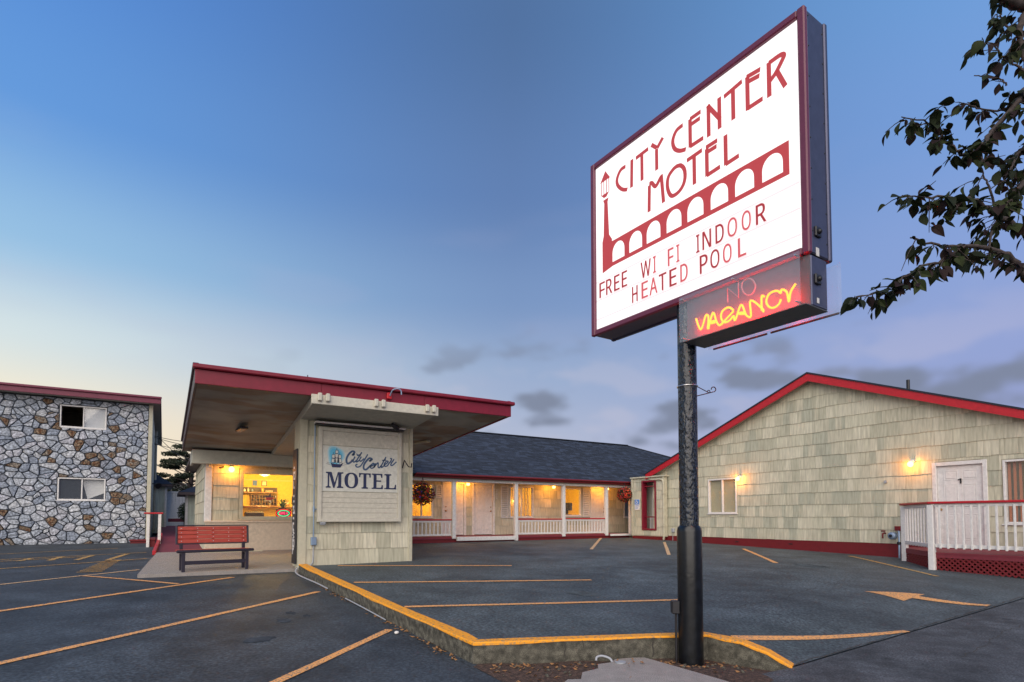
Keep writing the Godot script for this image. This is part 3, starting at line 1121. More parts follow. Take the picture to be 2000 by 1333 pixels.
func door(x: Transform3D, u0: float, y0: float, u1: float, y1: float, knob_left: bool, parent: Node) -> Node3D:
	# a six-panel door in a wide casing
	var o := part("door", parent)
	var m := MB.new()
	m.box(Vector3(u0, y0, -0.07), Vector3(u1, y1, -0.03), 0.004, x)
	put("slab", m.done(), M.door_white, o)
	var w := (u1 - u0)
	var h := y1 - y0
	for i in 2:
		for j in 3:
			var a := u0 + w * (0.14 + 0.4 * i)
			var b := a + w * 0.32
			var p0: float = y0 + h * [0.07, 0.46, 0.82][j]
			var p1: float = y0 + h * [0.4, 0.77, 0.94][j]
			var pm := MB.new()
			ring(pm, x, a, p0, b, p1, 0.022, -0.031, -0.022, 0.005)
			pm.box(Vector3(a + 0.045, p0 + 0.045, -0.031), Vector3(b - 0.045, p1 - 0.045, -0.02), 0.008, x)
			put("panel", pm.done(), M.door_white, o)
	var c := MB.new()
	c.box(Vector3(u0 - 0.1, y0 - 0.02, -0.1), Vector3(u0 - 0.004, y1 + 0.1, 0.04), 0.008, x)
	c.box(Vector3(u1 + 0.004, y0 - 0.02, -0.1), Vector3(u1 + 0.1, y1 + 0.1, 0.04), 0.008, x)
	c.box(Vector3(u0 - 0.004, y1 + 0.004, -0.1), Vector3(u1 + 0.004, y1 + 0.1, 0.038), 0.008, x)
	put("casing", c.done(), M.door_white, o)
	var ku := u0 + 0.07 if knob_left else u1 - 0.07
	for i in 2:
		var k := MB.new()
		k.ball(x * Vector3(ku, y0 + 0.92 + 0.16 * i, -0.0), Vector3.ONE * (0.032 if i == 0 else 0.024), 10, 6)
		k.tube([x * Vector3(ku, y0 + 0.92 + 0.16 * i, -0.035), x * Vector3(ku, y0 + 0.92 + 0.16 * i, 0.0)], [0.014], 8)
		put(["knob", "lock"][i], k.done(), M.brass, o)
	return o


func louvre_shutter(x: Transform3D, u0: float, y0: float, u1: float, y1: float, parent: Node) -> void:
	var o := part("shutter", parent)
	var m := MB.new()
	ring(m, x, u0, y0, u1, y1, 0.045, 0.002, 0.035)
	put("frame", m.done(), M.white, o)
	var n := int((y1 - y0 - 0.09) / 0.075)
	var s := MB.new()
	s.box(Vector3(0, -0.034, -0.006), Vector3(1, 0.034, 0.006), 0.0)
	var slat := s.done()
	for i in n:
		var y := y0 + 0.045 + (i + 0.5) * (y1 - y0 - 0.09) / n
		put("louvre", slat, M.white, o, x * Transform3D(Basis.from_euler(Vector3(-0.7, 0, 0)) * Basis.from_scale(Vector3(u1 - u0 - 0.09, 1, 1)), Vector3(u0 + 0.045, y, 0.02)))


func room(b0: float, b1: float, y0: float, y1: float, a0: float, a1: float, m: Material, parent: Node, ceiling: Material = null) -> void:
	# an inner shell open towards the front wall
	bx("room_floor", b0 - 0.1, b1 + 0.1, y0 - 0.1, y0, a0, a1 + 0.1, M.oak, parent)
	bx("room_ceiling", b0 - 0.1, b1 + 0.1, y1, y1 + 0.1, a0, a1 + 0.1, ceiling if ceiling else m, parent)
	bx("room_back", b0 - 0.1, b1 + 0.1, y0, y1, a1, a1 + 0.1, m, parent)
	bx("room_side", b0 - 0.1, b0, y0, y1, a0, a1, m, parent)
	bx("room_side", b1, b1 + 0.1, y0, y1, a0, a1, m, parent)


func lamp_light(called: String, p: Vector3, c: Color, e: float, size := 0.06) -> void:
	var l := OmniLight3D.new()
	l.name = numbered(called, self)
	l.light_color = c
	l.light_energy = e
	l.light_size = size
	l.omni_range = 30.0
	l.omni_attenuation = 2.0
	l.shadow_enabled = true
	add_child(l, true)
	l.position = p


# ---------------------------------------------------------------- the stone-faced two-storey building
func build_stone_building() -> void:
	var t := thing("stone_building", "two-storey motel block faced in grey and rust field stone with a maroon roof edge", "building")
	var x := frame_of(V(0, 0, 26.0), Vector3(0, 0, 1))
	var holes := [[-3.27, 4.92, -1.88, 5.74], [-3.27, 2.28, -1.85, 3.1]]
	wall("front_wall", x, rect(-9.0, 0.3, -0.46, 6.0), holes, -0.25, 0.0, M.mortar, t)
	bx("side_wall", -0.62, -0.44, 0.3, 6.0, 26.002, 40.0, M.siding, t)
	bx("corner_board", -0.56, -0.425, 0.5, 5.99, 25.93, 26.16, M.siding, t, 0.01)
	bx("back_wall", -9.0, -0.63, 0.3, 6.0, 39.8, 40.0, M.siding, t)
	bx("roof", -9.6, -0.2, 6.01, 6.2, 25.52, 40.4, M.beam_paint, t)
	bx("fascia", -9.6, -0.17, 5.98, 6.23, 25.46, 25.515, M.maroon, t, 0.008)
	bx("fascia", -0.195, -0.165, 5.98, 6.23, 25.52, 40.4, M.maroon, t, 0.008)
	bx("gutter", -9.6, -0.15, 6.16, 6.245, 25.4, 25.455, M.maroon, t, 0.02)
	# stones: cells of a jittered lattice, each cut back for its mortar joint
	var seeds := []
	var cw := 0.32
	var ch := 0.245
	for j in range(-1, 23):
		for i in range(-1, 28):
			var big := rng.randf()
			seeds.append(Vector2(-0.5 - (i + 0.5 + 0.5 * (j % 2) + rng.randf_range(-0.5, 0.5)) * cw, 0.62 + (j + 0.5 + rng.randf_range(-0.5, 0.5)) * ch))
			if big < 0.3:
				seeds.append(seeds[seeds.size() - 1] + Vector2(rng.randf_range(-0.2, 0.2), rng.randf_range(-0.14, 0.14)))
	var region := rect(-9.0, 0.55, -0.56, 5.97)
	var found := []
	for s in seeds:
		var cell := rect(s.x - 0.6, s.y - 0.5, s.x + 0.6, s.y + 0.5)
		for q in seeds:
			if q == s or absf(q.x - s.x) > 1.1 or absf(q.y - s.y) > 0.9:
				continue
			# bisector in a metric that makes stones wider than tall
			var mid: Vector2 = (s + q) / 2.0
			var nn := Vector2((q.x - s.x) * 0.8, (q.y - s.y) * 1.25).normalized()
			var tt := Vector2(-nn.y, nn.x)
			var cut := PackedVector2Array([mid + tt * 4.0, mid - tt * 4.0, mid - tt * 4.0 + nn * 4.0, mid + tt * 4.0 + nn * 4.0])
			var r := Geometry2D.clip_polygons(cell, cut)
			if r.is_empty():
				cell = PackedVector2Array()
				break
			cell = r[0]
		if cell.size() < 3:
			continue
		for c in Geometry2D.intersect_polygons(cell, region):
			var pieces := [c]
			for h in holes:
				var next := []
				for p in pieces:
					next.append_array(Geometry2D.clip_polygons(p, rect(h[0] - 0.005, h[1] - 0.005, h[2] + 0.005, h[3] + 0.005)))
				pieces = next
			for p in pieces:
				for e in Geometry2D.offset_polygon(p, -0.009, Geometry2D.JOIN_MITER):
					if area(e) > 0.004:
						found.append(e)
	found.sort_custom(func(p, q): return p[0].x > q[0].x)
	var rest := {}
	for i in found.size():
		var e: PackedVector2Array = soften(found[i])
		var tone: int = [0, 1, 2, 3, 4, 9, 8, 0, 1, 9, 2, 3, 4, 9, 0, 5, 1][rng.randi() % 17]
		if rng.randf() < 0.06:
			tone = 6
		var m: MB = MB.new() if i < 298 else rest.get(tone, MB.new())
		stone(m, x, e)
		if i < 298:
			put("stone", m.done(), M["stone_%d" % tone], t)
		else:
			rest[tone] = m
	merged("farther_stones", rest, t, "stone_")
	# windows
	for k in 2:
		var h = holes[k]
		window(x, h[0] + 0.005, h[1] + 0.005, h[2] - 0.005, h[3] - 0.005, t, 2, 0.042, "white", true, k == 0)
		var mid: float = (h[0] + h[2]) / 2.0
		room(h[0] - 1.0, h[2] + 1.0, h[1] - 1.0, h[3] + 0.25, 26.26, 29.5, M.blind, t)
		if k == 0:
			sheet("blind", x, mid, h[1] + 0.02, h[2] - 0.02, h[3] - 0.02, -0.12, M.curtain, t)
		else:
			# a half-drawn curtain hanging askew in the right-hand pane
			var c := MB.new()
			c.prism(PackedVector2Array([Vector2(mid + 0.02, h[1] + 0.62), Vector2(mid + 0.16, h[1] + 0.05), Vector2(h[2] - 0.03, h[1] + 0.3), Vector2(h[2] - 0.03, h[3] - 0.03), Vector2(mid + 0.02, h[3] - 0.03)]), x, -0.18, -0.17)
			put("curtain", c.done(), M.curtain, t)


func soften(q: PackedVector2Array) -> PackedVector2Array:
	# nick the corners of a stone so that it looks split by hand
	var out := PackedVector2Array()
	for i in q.size():
		var a := q[i - 1] if i > 0 else q[q.size() - 1]
		var b := q[i]
		var c := q[(i + 1) % q.size()]
		var k := 0.01 + rng.randf() * 0.03
		var la := (a - b).length()
		var lc := (c - b).length()
		if la < 0.06 or lc < 0.06:
			out.append(b)
		else:
			out.append(b + (a - b) / la * minf(k, la * 0.3))
			out.append(b + (c - b) / lc * minf(k, lc * 0.3))
	return out


func stone(m: MB, x: Transform3D, e: PackedVector2Array) -> void:
	var c := Vector2.ZERO
	for p in e:
		c += p
	c /= e.size()
	var d := rng.randf_range(0.022, 0.085)
	var tip := x * Vector3(c.x + rng.randf_range(-0.05, 0.05), c.y + rng.randf_range(-0.04, 0.04), d + rng.randf_range(0.0, 0.02))
	var lo := []
	var hi := []
	for p in e:
		lo.append(x * Vector3(p.x, p.y, -0.01))
		var r := p.lerp(c, 0.1)
		hi.append(x * Vector3(r.x, r.y, d + rng.randf_range(-0.012, 0.012)))
	var o := x * Vector3(c.x, c.y, -0.3)
	for i in e.size():
		var j := (i + 1) % e.size()
		m.face([lo[i], lo[j], hi[j], hi[i]], x * Vector3(c.x, c.y, 0.0))
		m.face([hi[i], hi[j], tip], o)


# ---------------------------------------------------------------- what stands in the alley between the stone building and the office
func clapboards(x: Transform3D, u0: float, y0: float, u1: float, y1: float, step: float, m: Material, parent: Node) -> void:
	var y := y0
	var c := MB.new()
	var p := [Vector3(0, 0, 0), Vector3(1, 0, 0), Vector3(1, 1, 0), Vector3(0, 1, 0), Vector3(0, 0, 0.024), Vector3(1, 0, 0.024), Vector3(1, 1, 0.004), Vector3(0, 1, 0.004)]
	for f in [[4, 5, 6, 7], [0, 1, 5, 4], [3, 2, 6, 7], [0, 4, 7, 3], [1, 5, 6, 2]]:
		c.face([p[f[0]], p[f[1]], p[f[2]], p[f[3]]], Vector3(0.5, 0.5, 0.004))
	var shape := c.done()
	while y < y1 - 0.02:
		var h := minf(step, y1 - y)
		put("clapboard", shape, m, parent, x * Transform3D(Basis.from_scale(Vector3(u1 - u0, h, 1)), Vector3(u0, y, 0)))
		y += step


func build_alley() -> void:
	# the red ramp with its kerb rail
	var t := thing("ramp", "worn red painted ramp running up the alley beside the office", "ramp")
	var m := MB.new()
	m.quad(V(-0.2, 0.6, 19.32), V(1.05, 0.66, 19.32), V(1.05, 1.24, 34), V(-0.2, 1.24, 34))
	m.quad(V(-0.2, 0.3, 19.32), V(1.05, 0.3, 19.32), V(1.05, 0.66, 19.32), V(-0.2, 0.6, 19.32))
	m.quad(V(-0.2, 0.3, 34), V(-0.2, 0.3, 19.32), V(-0.2, 0.6, 19.32), V(-0.2, 1.24, 34))
	put("deck", m.done(), M.red_deck, t)
	m = MB.new()
	m.bar(V(-0.2, 0.65, 19.25), V(-0.05, 1.0, 26.0), 0.09, 0.12, 0.01)
	put("edge_rail", m.done(), M.red, t)
	t = thing("handrail", "short white handrail with a red top beside the ramp and the stone wall", "handrail")
	for b in [-0.43, -0.1]:
		bx("post", b - 0.045, b + 0.045, 0.55, 1.78, 22.95, 23.04, M.white, t, 0.008)
	bx("top_rail", -0.56, 0.0, 1.78, 1.83, 22.92, 23.07, M.red, t, 0.01)
	t = thing("doorstep", "low dark red wooden step at the foot of the stone wall", "step")
	bx("tread", -1.05, -0.46, 0.78, 0.84, 25.35, 25.86, M.red_dark, t, 0.01)
	bx("riser", -1.02, -0.49, 0.55, 0.778, 25.4, 25.84, M.red_dark, t)
	t = thing("step_block", "dark red step between the posts of the short white handrail", "step")
	bx("tread", -0.38, -0.21, 0.88, 0.94, 23.05, 24.6, M.red_dark, t, 0.01)
	bx("riser", -0.38, -0.22, 0.5, 0.878, 23.08, 24.6, M.red_dark, t)
	# a clapboard shed on the left, one on the right, and a white gate between
	t = thing("shed", "pale green clapboard shed with a dark hip roof at the left end of the alley", "shed")
	bx("wall", -1.5, 0.1, 0.9, 3.3, 33.03, 35.5, M.siding_green, t)
	clapboards(frame_of(V(0, 0, 33.03), Vector3(0, 0, 1)), -1.5, 1.15, 0.03, 3.28, 0.19, M.siding_green, t)
	bx("corner_board", 0.03, 0.13, 0.9, 3.28, 32.98, 33.1, M.white, t, 0.008)
	hip_roof(-1.8, 0.36, 32.7, 35.8, 3.3, 4.1, t)
	t = thing("garden_shed", "pale clapboard shed with a dark hip roof against the office side wall", "shed")
	bx("wall", 0.88, 3.0, 0.9, 2.78, 30.03, 32.0, M.siding_green, t)
	clapboards(frame_of(V(0, 0, 30.03), Vector3(0, 0, 1)), 0.95, 1.1, 3.0, 2.76, 0.17, M.siding_green, t)
	bx("corner_board", 0.84, 0.95, 0.9, 2.76, 29.97, 30.1, M.white, t, 0.008)
	hip_roof(0.55, 3.4, 29.5, 32.4, 2.8, 3.45, t)
	t = thing("gate", "white board gate with a crossbar at the far end of the alley", "gate")
	for i in 5:
		bx("board", 0.22 + 0.166 * i, 0.22 + 0.166 * i + 0.158, 1.62, 2.98, 36.0, 36.03, M.white, t, 0.004)
	bx("frame", 0.14, 0.22, 1.2, 3.05, 35.97, 36.06, M.white, t, 0.006)
	bx("frame", 1.05, 1.13, 1.2, 3.05, 35.97, 36.06, M.white, t, 0.006)
	bx("frame", 0.22, 1.05, 2.985, 3.07, 35.97, 36.06, M.white, t, 0.006)
	bx("red_board", 0.22, 1.05, 1.42, 1.61, 35.98, 36.04, M.red_deck, t, 0.004)
	bx("bottom_board", 0.22, 1.05, 1.18, 1.41, 35.98, 36.04, M.white, t, 0.004)
	t = thing("gabled_house", "white gabled house seen over the gate at the end of the alley", "house")
	var gx := frame_of(V(0, 0, 48), Vector3(0, 0, 1))
	wall("wall", gx, PackedVector2Array([Vector2(-2.6, 0.5), Vector2(4.0, 0.5), Vector2(4.0, 2.9), Vector2(0.7, 4.18), Vector2(-2.6, 2.9)]), [], -6.0, 0.0, M.white, t)
	var r := MB.new()
	r.bar(V(0.7, 4.3, 50.9), V(4.4, 2.86, 50.9), 6.4, 0.12)
	r.bar(V(0.7, 4.3, 50.9), V(-3.0, 2.86, 50.9), 6.4, 0.12)
	put("roof", r.done(), M.white, t)
	# dark bush before the gate, small plant by the office corner
	for q in [[0.93, 1.95, 34.6, 0.32, 0.5, "round dark green bush in front of the white gate"], [1.02, 1.0, 24.0, 0.16, 0.3, "small dark plant at the foot of the office side wall"]]:
		var f := MB.new()
		foliage_cloud(f, V(q[0], q[1], q[2]), Vector3(q[3], q[4], q[3]), 900, 0.06, [Color(0.03, 0.055, 0.02), Color(0.045, 0.07, 0.025)])
		var b := thing("bush", q[5], "bush")
		put("crown", f.done(), M.foliage, b)
		put("stem", tubed([V(q[0], q[1] - q[4] - 0.35, q[2]), V(q[0], q[1], q[2])], [0.02], 6), M.bark, b)
	# a dark spreading conifer against the sunset
	t = thing("conifer", "dark spreading conifer against the sunset behind the alley", "tree")
	put("trunk", tubed([V(1.6, 0.5, 46), V(1.5, 3.0, 46), V(1.65, 4.9, 46.1), V(1.7, 6.2, 46.1)], [0.3, 0.22, 0.13, 0.05], 9), M.bark, t)
	var lb := MB.new()
	var cr := MB.new()
	for i in 40:
		var y := rng.randf_range(3.2, 6.5)
		var ang := rng.randf() * TAU
		var reach := rng.randf_range(0.5, 1.0) * (2.9 - (y - 3.2) * 0.5)
		var tip := V(1.6 + cos(ang) * reach, y + rng.randf_range(-0.1, 0.35), 46 + sin(ang) * reach)
		lb.tube([V(1.6, y - 0.5, 46), tip], [0.05, 0.015], 5)
		foliage_cloud(cr, tip, Vector3(0.62, 0.17, 0.62), 330, 0.1, [Color(0.02, 0.03, 0.018), Color(0.03, 0.045, 0.022), Color(0.025, 0.035, 0.015)])
	foliage_cloud(cr, V(1.6, 3.2, 46), Vector3(2.6, 0.7, 1.5), 3500, 0.11, [Color(0.02, 0.03, 0.018), Color(0.026, 0.038, 0.02)])
	put("limbs", lb.done(), M.bark, t)
	put("crown", cr.done(), M.foliage, t)
	# overhead wires
	var wires := [[-0.42, 5.35, 30.5, 3.0, 5.25, 29.0], [-0.42, 5.3, 30.5, 2.6, 4.85, 28.0], [-0.42, 5.0, 30.6, 4.0, 5.05, 33.0], [-0.3, 5.3, 30.0, 2.2, 3.4, 30.6], [-0.42, 5.1, 31.0, 5.0, 6.0, 60.0]]
	for k in wires.size():
		var q = wires[k]
		var pts := []
		for i in 11:
			var s := i / 10.0
			pts.append(V(lerpf(q[0], q[3], s), lerpf(q[1], q[4], s) - 0.22 * 4.0 * s * (1.0 - s), lerpf(q[2], q[5], s)))
		tag(put("overhead_wire", tubed(pts, [0.013], 5), M.black), ["uppermost sagging wire leaving the stone building", "second sagging wire from the stone building to the office", "nearly level wire across the gap above the alley", "drooping service cable in front of the conifer", "distant wire running away over the conifer"][k], "wire", "overhead wires above the alley")


func hip_roof(b0: float, b1: float, a0: float, a1: float, y0: float, y1: float, parent: Node) -> void:
	var m := MB.new()
	var mb := (b0 + b1) / 2.0
	var ma := (a0 + a1) / 2.0
	var c := V(mb, y0, ma)
	var k := minf(b1 - b0, a1 - a0) / 2.0
	var p := V(b0 + k, y1, ma)
	var q := V(b1 - k, y1, ma)
	if b1 - b0 < a1 - a0:
		p = V(mb, y1, a0 + k)
		q = V(mb, y1, a1 - k)
		m.face([V(b0, y0, a0), V(b1, y0, a0), p], c)
		m.face([V(b0, y0, a1), V(b1, y0, a1), q], c)
		m.face([V(b0, y0, a0), V(b0, y0, a1), q, p], c)
		m.face([V(b1, y0, a0), V(b1, y0, a1), q, p], c)
	else:
		m.face([V(b0, y0, a0), V(b0, y0, a1), p], c)
		m.face([V(b1, y0, a0), V(b1, y0, a1), q], c)
		m.face([V(b0, y0, a0), V(b1, y0, a0), q, p], c)
		m.face([V(b0, y0, a1), V(b1, y0, a1), q, p], c)
	put("roof", m.done(), M.roof_0, parent)
	bx("eave", b0, b1, y0 - 0.13, y0 - 0.001, a0, a1, M.trim_dark, parent, 0.01)


func foliage_cloud(m: MB, c: Vector3, r: Vector3, n: int, size: float, tints: Array) -> void:
	# leaf-sized faces scattered through an ellipsoid
	for i in n:
		var d := Vector3(rng.randfn(), rng.randfn(), rng.randfn()).normalized() * pow(rng.randf(), 0.45)
		var p := c + d * r
		var u := Vector3(rng.randfn(), rng.randfn() * 0.6, rng.randfn()).normalized() * size * rng.randf_range(0.5, 1.1)
		var w := u.cross(Vector3(rng.randfn(), rng.randfn(), rng.randfn())).normalized() * u.length() * 0.55
		m.st.set_color(tints[rng.randi() % tints.size()])
		m.quad(p - u, p - w * 0.8, p + u, p + w)
	m.st.set_color(Color.WHITE)


# ---------------------------------------------------------------- the office
func build_office() -> void:
	var t := thing("office_building", "low shingled motel office with a lit front window under the big canopy", "building")
	office = t
	var x := frame_of(V(0, 0, 19.2), Vector3(0, 0, 1))
	var hole := [2.0, 1.6, 4.5, 3.07]
	wall("front_wall", x, rect(1.08, 0.4, 7.28, 3.5), [hole, [5.2, 0.66, 6.2, 2.75]], -0.16, 0.0, M.siding, t)
	bx("side_wall", 1.08, 1.2, 0.4, 3.5, 19.37, 26.0, M.siding, t)
	bx("side_wall", 7.16, 7.28, 0.4, 3.5, 19.37, 26.0, M.siding, t)
	bx("back_wall", 1.08, 7.28, 0.4, 3.5, 26.0, 26.15, M.siding, t)
	bx("roof", 0.7, 7.28, 3.505, 3.6, 19.42, 26.4, M.trim_dark, t)
	shakes(x, rect(1.24, 1.52, 5.1, 3.22), [[1.94, 1.0, 4.58, 3.16]], 1.52, 0.368, Vector2(0.3, 0.75), 60, t)
	shakes(frame_of(V(1.08, 0, 0), Vector3(-1, 0, 0)), rect(-26.0, 0.7, -19.36, 3.4), [], 0.7, 0.368, Vector2(0.3, 0.8), 160, t)
	bx("corner_board", 1.03, 1.22, 1.52, 3.24, 19.14, 19.34, M.white, t, 0.01)
	# painted brick below the window
	bx("brick_base", 1.06, 5.1, 0.5, 1.5, 19.08, 19.199, M.brick_paint, t, 0.006)
	bx("brick_cap", 1.02, 5.12, 1.5, 1.56, 19.04, 19.2, M.brick_paint, t, 0.012)
	window(x, 1.98, 1.6, 4.52, 3.09, t, 1, 0.09, "siding")
	door(x, 5.25, 0.68, 6.15, 2.7, true, t)
	# the deep boxed eave over the front wall
	bx("eave_board", 0.66, 7.3, 3.22, 3.6, 18.6, 18.66, M.beam_paint, t, 0.006)
	bx("eave_end", 0.66, 0.72, 3.22, 3.6, 18.665, 19.9, M.beam_paint, t)
	bx("eave_end", 7.24, 7.3, 3.22, 3.6, 18.665, 19.9, M.beam_paint, t)
	bx("eave_soffit", 0.725, 7.235, 3.235, 3.26, 18.665, 19.2, M.beam_paint, t)
	bx("eave_strip", 0.65, 7.31, 3.2, 3.3, 18.57, 18.6, M.beam_paint, t, 0.006)
	# the room
	room(1.3, 7.0, 0.7, 3.3, 19.37, 23.6, M.yellow_wall, t, M.ceiling)
	lamp_light("office_ceiling_light", V(3.0, 3.1, 21.6), Color(1.0, 0.84, 0.5), 8.0, 0.15)
	lamp_light("office_ceiling_light", V(4.6, 3.1, 21.0), Color(1.0, 0.84, 0.5), 5.5, 0.15)
	bx("picture_moulding", 1.3, 7.0, 3.06, 3.1, 23.56, 23.6, M.ceiling, t)
	var o := thing("ceiling_lamp", "glowing ceiling lamp with brass rim inside the office", "lamp")
	var m := MB.new()
	m.ball(V(3.0, 3.2, 21.6), Vector3(0.2, 0.09, 0.2), 16, 6)
	put("shade", m.done(), M.lamp_glow, o)
	put("rim", tubed(circle(V(3.0, 3.24, 21.6), 0.26, 20), [0.03], 6), M.brass, o)
	o = thing("reception_counter", "long oak reception counter behind the office window", "counter")
	bx("top", 1.6, 5.2, 2.0, 2.06, 21.5, 22.2, M.oak, o, 0.01)
	bx("front", 1.65, 5.15, 0.72, 2.0, 21.6, 22.1, M.yellow_wall, o)
	o = thing("shelf", "dark wall shelf with small ornaments above the key rack", "shelf")
	bx("back", 2.2, 3.72, 2.62, 2.8, 23.52, 23.59, M.dark_wood, o)
	bx("board", 2.2, 3.72, 2.58, 2.62, 23.3, 23.59, M.oak, o, 0.004)
	o = thing("key_rack", "dark wooden key rack with rows of pigeonholes behind the counter", "rack")
	bx("back", 2.79, 3.7, 2.1, 2.52, 23.55, 23.595, M.dark_wood, o)
	for i in 4:
		bx("shelf", 2.79, 3.7, 2.1 + 0.135 * i, 2.115 + 0.135 * i, 23.4, 23.55, M.oak, o)
	for i in 10:
		bx("divider", 2.79 + 0.1 * i, 2.802 + 0.1 * i, 2.116, 2.5, 23.41, 23.55, M.oak, o)
	for i in 22:
		var b := 2.83 + 0.1 * (i % 9)
		var y := 2.13 + 0.135 * (i % 3)
		bx("key_tag", b, b + rng.randf_range(0.03, 0.055), y, y + rng.randf_range(0.04, 0.09), 23.39, 23.4, [M.paper, M.white, M.brass][rng.randi() % 3], o)
	var names := [["jar", 2.56, 2.63, 0.06, 0.11, "white"], ["figurine", 2.68, 2.63, 0.05, 0.14, "paper"], ["star_ornament", 2.82, 2.63, 0.07, 0.1, "galvanised"], ["box", 3.13, 2.63, 0.1, 0.14, "brass"], ["row_of_cups", 3.3, 2.63, 0.25, 0.05, "paper"]]
	for i in names.size():
		var q = names[i]
		m = MB.new()
		if q[0] == "box":
			m.box(V(q[1], q[2], 23.32), V(q[1] + q[3], q[2] + q[4], 23.42), 0.008)
		elif q[0] == "row_of_cups":
			for k in 4:
				m.tube([V(q[1] + 0.07 * k, q[2], 23.36), V(q[1] + 0.07 * k, q[2] + q[4], 23.36)], [0.022, 0.028], 8)
		else:
			m.tube([V(q[1], q[2], 23.36), V(q[1], q[2] + q[4] * 0.6, 23.36), V(q[1], q[2] + q[4] * 0.75, 23.36), V(q[1], q[2] + q[4], 23.36)], [q[3] * 0.6, q[3] * 0.65, q[3] * 0.3, q[3] * 0.35], 9)
		tag(put(q[0], m.done(), M[q[5]]), ["white jar at the left end of the office wall shelf", "small pale figurine on the office wall shelf", "grey-blue ornament on the office wall shelf", "yellow box on the office wall shelf", "row of small cups at the right of the office wall shelf"][i], "ornament")
	o = thing("framed_certificate", "framed certificate with a dark border high on the office wall", "picture")
	m = MB.new()
	ring(m, frame_of(V(0, 0, 23.6), Vector3(0, 0, 1)), 3.17, 2.86, 3.36, 3.06, 0.022, 0.002, 0.03, 0.003)
	put("frame", m.done(), M.dark_wood, o)
	bx("paper", 3.192, 3.338, 2.882, 3.038, 23.585, 23.597, M.paper, o)
	tag(bx("blue_notice", 2.86, 3.01, 2.87, 3.06, 23.58, 23.598, M.blue_paper), "blue notice beside the framed certificate on the office wall", "notice")
	o = thing("monitor", "black computer monitor at the right end of the office counter", "monitor")
	bx("screen", 3.93, 4.35, 2.14, 2.42, 21.7, 21.74, M.screen_off, o, 0.008)
	bx("stand", 4.08, 4.16, 2.06, 2.2, 21.74, 21.78, M.black, o)
	bx("base", 4.0, 4.25, 2.06, 2.075, 21.65, 21.85, M.black, o)
	o = thing("letter_tray", "small wooden letter tray on the office counter", "tray")
	bx("back", 3.62, 3.88, 2.07, 2.27, 21.95, 21.97, M.oak, o)
	bx("front", 3.62, 3.88, 2.07, 2.14, 21.8, 21.815, M.oak, o)
	bx("bottom", 3.62, 3.88, 2.062, 2.07, 21.8, 21.97, M.oak, o)
	bx("paper", 3.64, 3.86, 2.1, 2.22, 21.86, 21.87, M.paper, o)
	o = thing("armchair", "dark armchair inside the office below the counter", "chair")
	bx("backrest", 2.3, 2.92, 1.3, 1.86, 20.9, 21.02, M.dark_wood, o, 0.05)
	bx("seat", 2.3, 2.92, 1.05, 1.2, 20.35, 20.9, M.dark_wood, o, 0.04)
	bx("armrest", 2.22, 2.3, 1.0, 1.5, 20.35, 21.0, M.dark_wood, o, 0.03)
	bx("armrest", 2.92, 3.0, 1.0, 1.5, 20.35, 21.0, M.dark_wood, o, 0.03)
	for q in [[2.3, 20.4], [2.9, 20.4], [2.3, 20.95], [2.9, 20.95]]:
		bx("leg", q[0] - 0.03, q[0] + 0.03, 0.7, 1.05, q[1] - 0.03, q[1] + 0.03, M.dark_wood, o)
	o = thing("potted_plant", "spiky potted plant in the office window above the open sign", "plant")
	m = MB.new()
	for i in 46:
		var ang := rng.randf() * TAU
		var l := rng.randf_range(0.15, 0.34)
		var h := rng.randf_range(0.08, 0.3)
		var base := V(3.36, 1.97, 20.1)
		var mid := base + Vector3(cos(ang) * l * 0.55, h, sin(ang) * l * 0.55)
		var tip := base + Vector3(cos(ang) * l, h * 0.75, sin(ang) * l)
		var s := Vector3(-sin(ang), 0, cos(ang)) * 0.016
		m.st.set_color([Color(0.1, 0.2, 0.03), Color(0.2, 0.26, 0.05), Color(0.06, 0.13, 0.03)][i % 3])
		m.quad(base - s, base + s, mid + s, mid - s)
		m.tri(mid - s, mid + s, tip)
	put("leaves", m.done(), M.foliage, o)
	put("pot", tubed([V(3.36, 1.72, 20.1), V(3.36, 1.98, 20.1)], [0.09, 0.13], 12), M.dark_wood, o)
	o = thing("plant_stand", "dark stand under the potted plant in the office window", "stand")
	bx("top", 3.2, 3.52, 1.69, 1.72, 19.94, 20.26, M.dark_wood, o)
	for q in [[3.22, 19.96], [3.5, 19.96], [3.22, 20.24], [3.5, 20.24]]:
		bx("leg", q[0] - 0.015, q[0] + 0.015, 0.7, 1.69, q[1] - 0.015, q[1] + 0.015, M.dark_wood, o)
	# a star cut-out with red, white and blue hung in the glass
	o = thing("window_star", "red white and blue star decoration hanging in the office window", "decoration")
	var star := PackedVector2Array()
	for i in 10:
		var r := 0.17 if i % 2 == 0 else 0.075
		star.append(Vector2(2.82 + r * sin(TAU * i / 10.0 + 0.25), 2.26 + r * cos(TAU * i / 10.0 + 0.25)))
	var sx := frame_of(V(0, 0, 19.3), Vector3(0, 0, 1))
	for k in 3:
		m = MB.new()
		for pz in Geometry2D.intersect_polygons(star, rect(2.5, [2.29, 2.2, 2.0][k], 3.1, [2.5, 2.286, 2.196][k])):
			m.prism(pz, sx, -0.006, 0.006)
		put(["blue_point", "red_band", "white_band"][k], m.done(), [M.navy, M.red, M.paper][k], o)
	# OPEN in neon
	o = thing("open_sign", "glowing oval neon OPEN sign in the corner of the office window", "sign")
	var c := V(3.28, 1.79, 19.42)
	m = MB.new()
	var e := []
	var e2 := []
	for i in 33:
		var a := TAU * i / 32.0
		e.append(c + Vector3(cos(a) * 0.23, sin(a) * 0.125, 0))
		e2.append(c + Vector3(cos(a) * 0.17, sin(a) * 0.09, 0))
	put("outer_tube", tubed(e, [0.011], 6), M.neon_red, o)
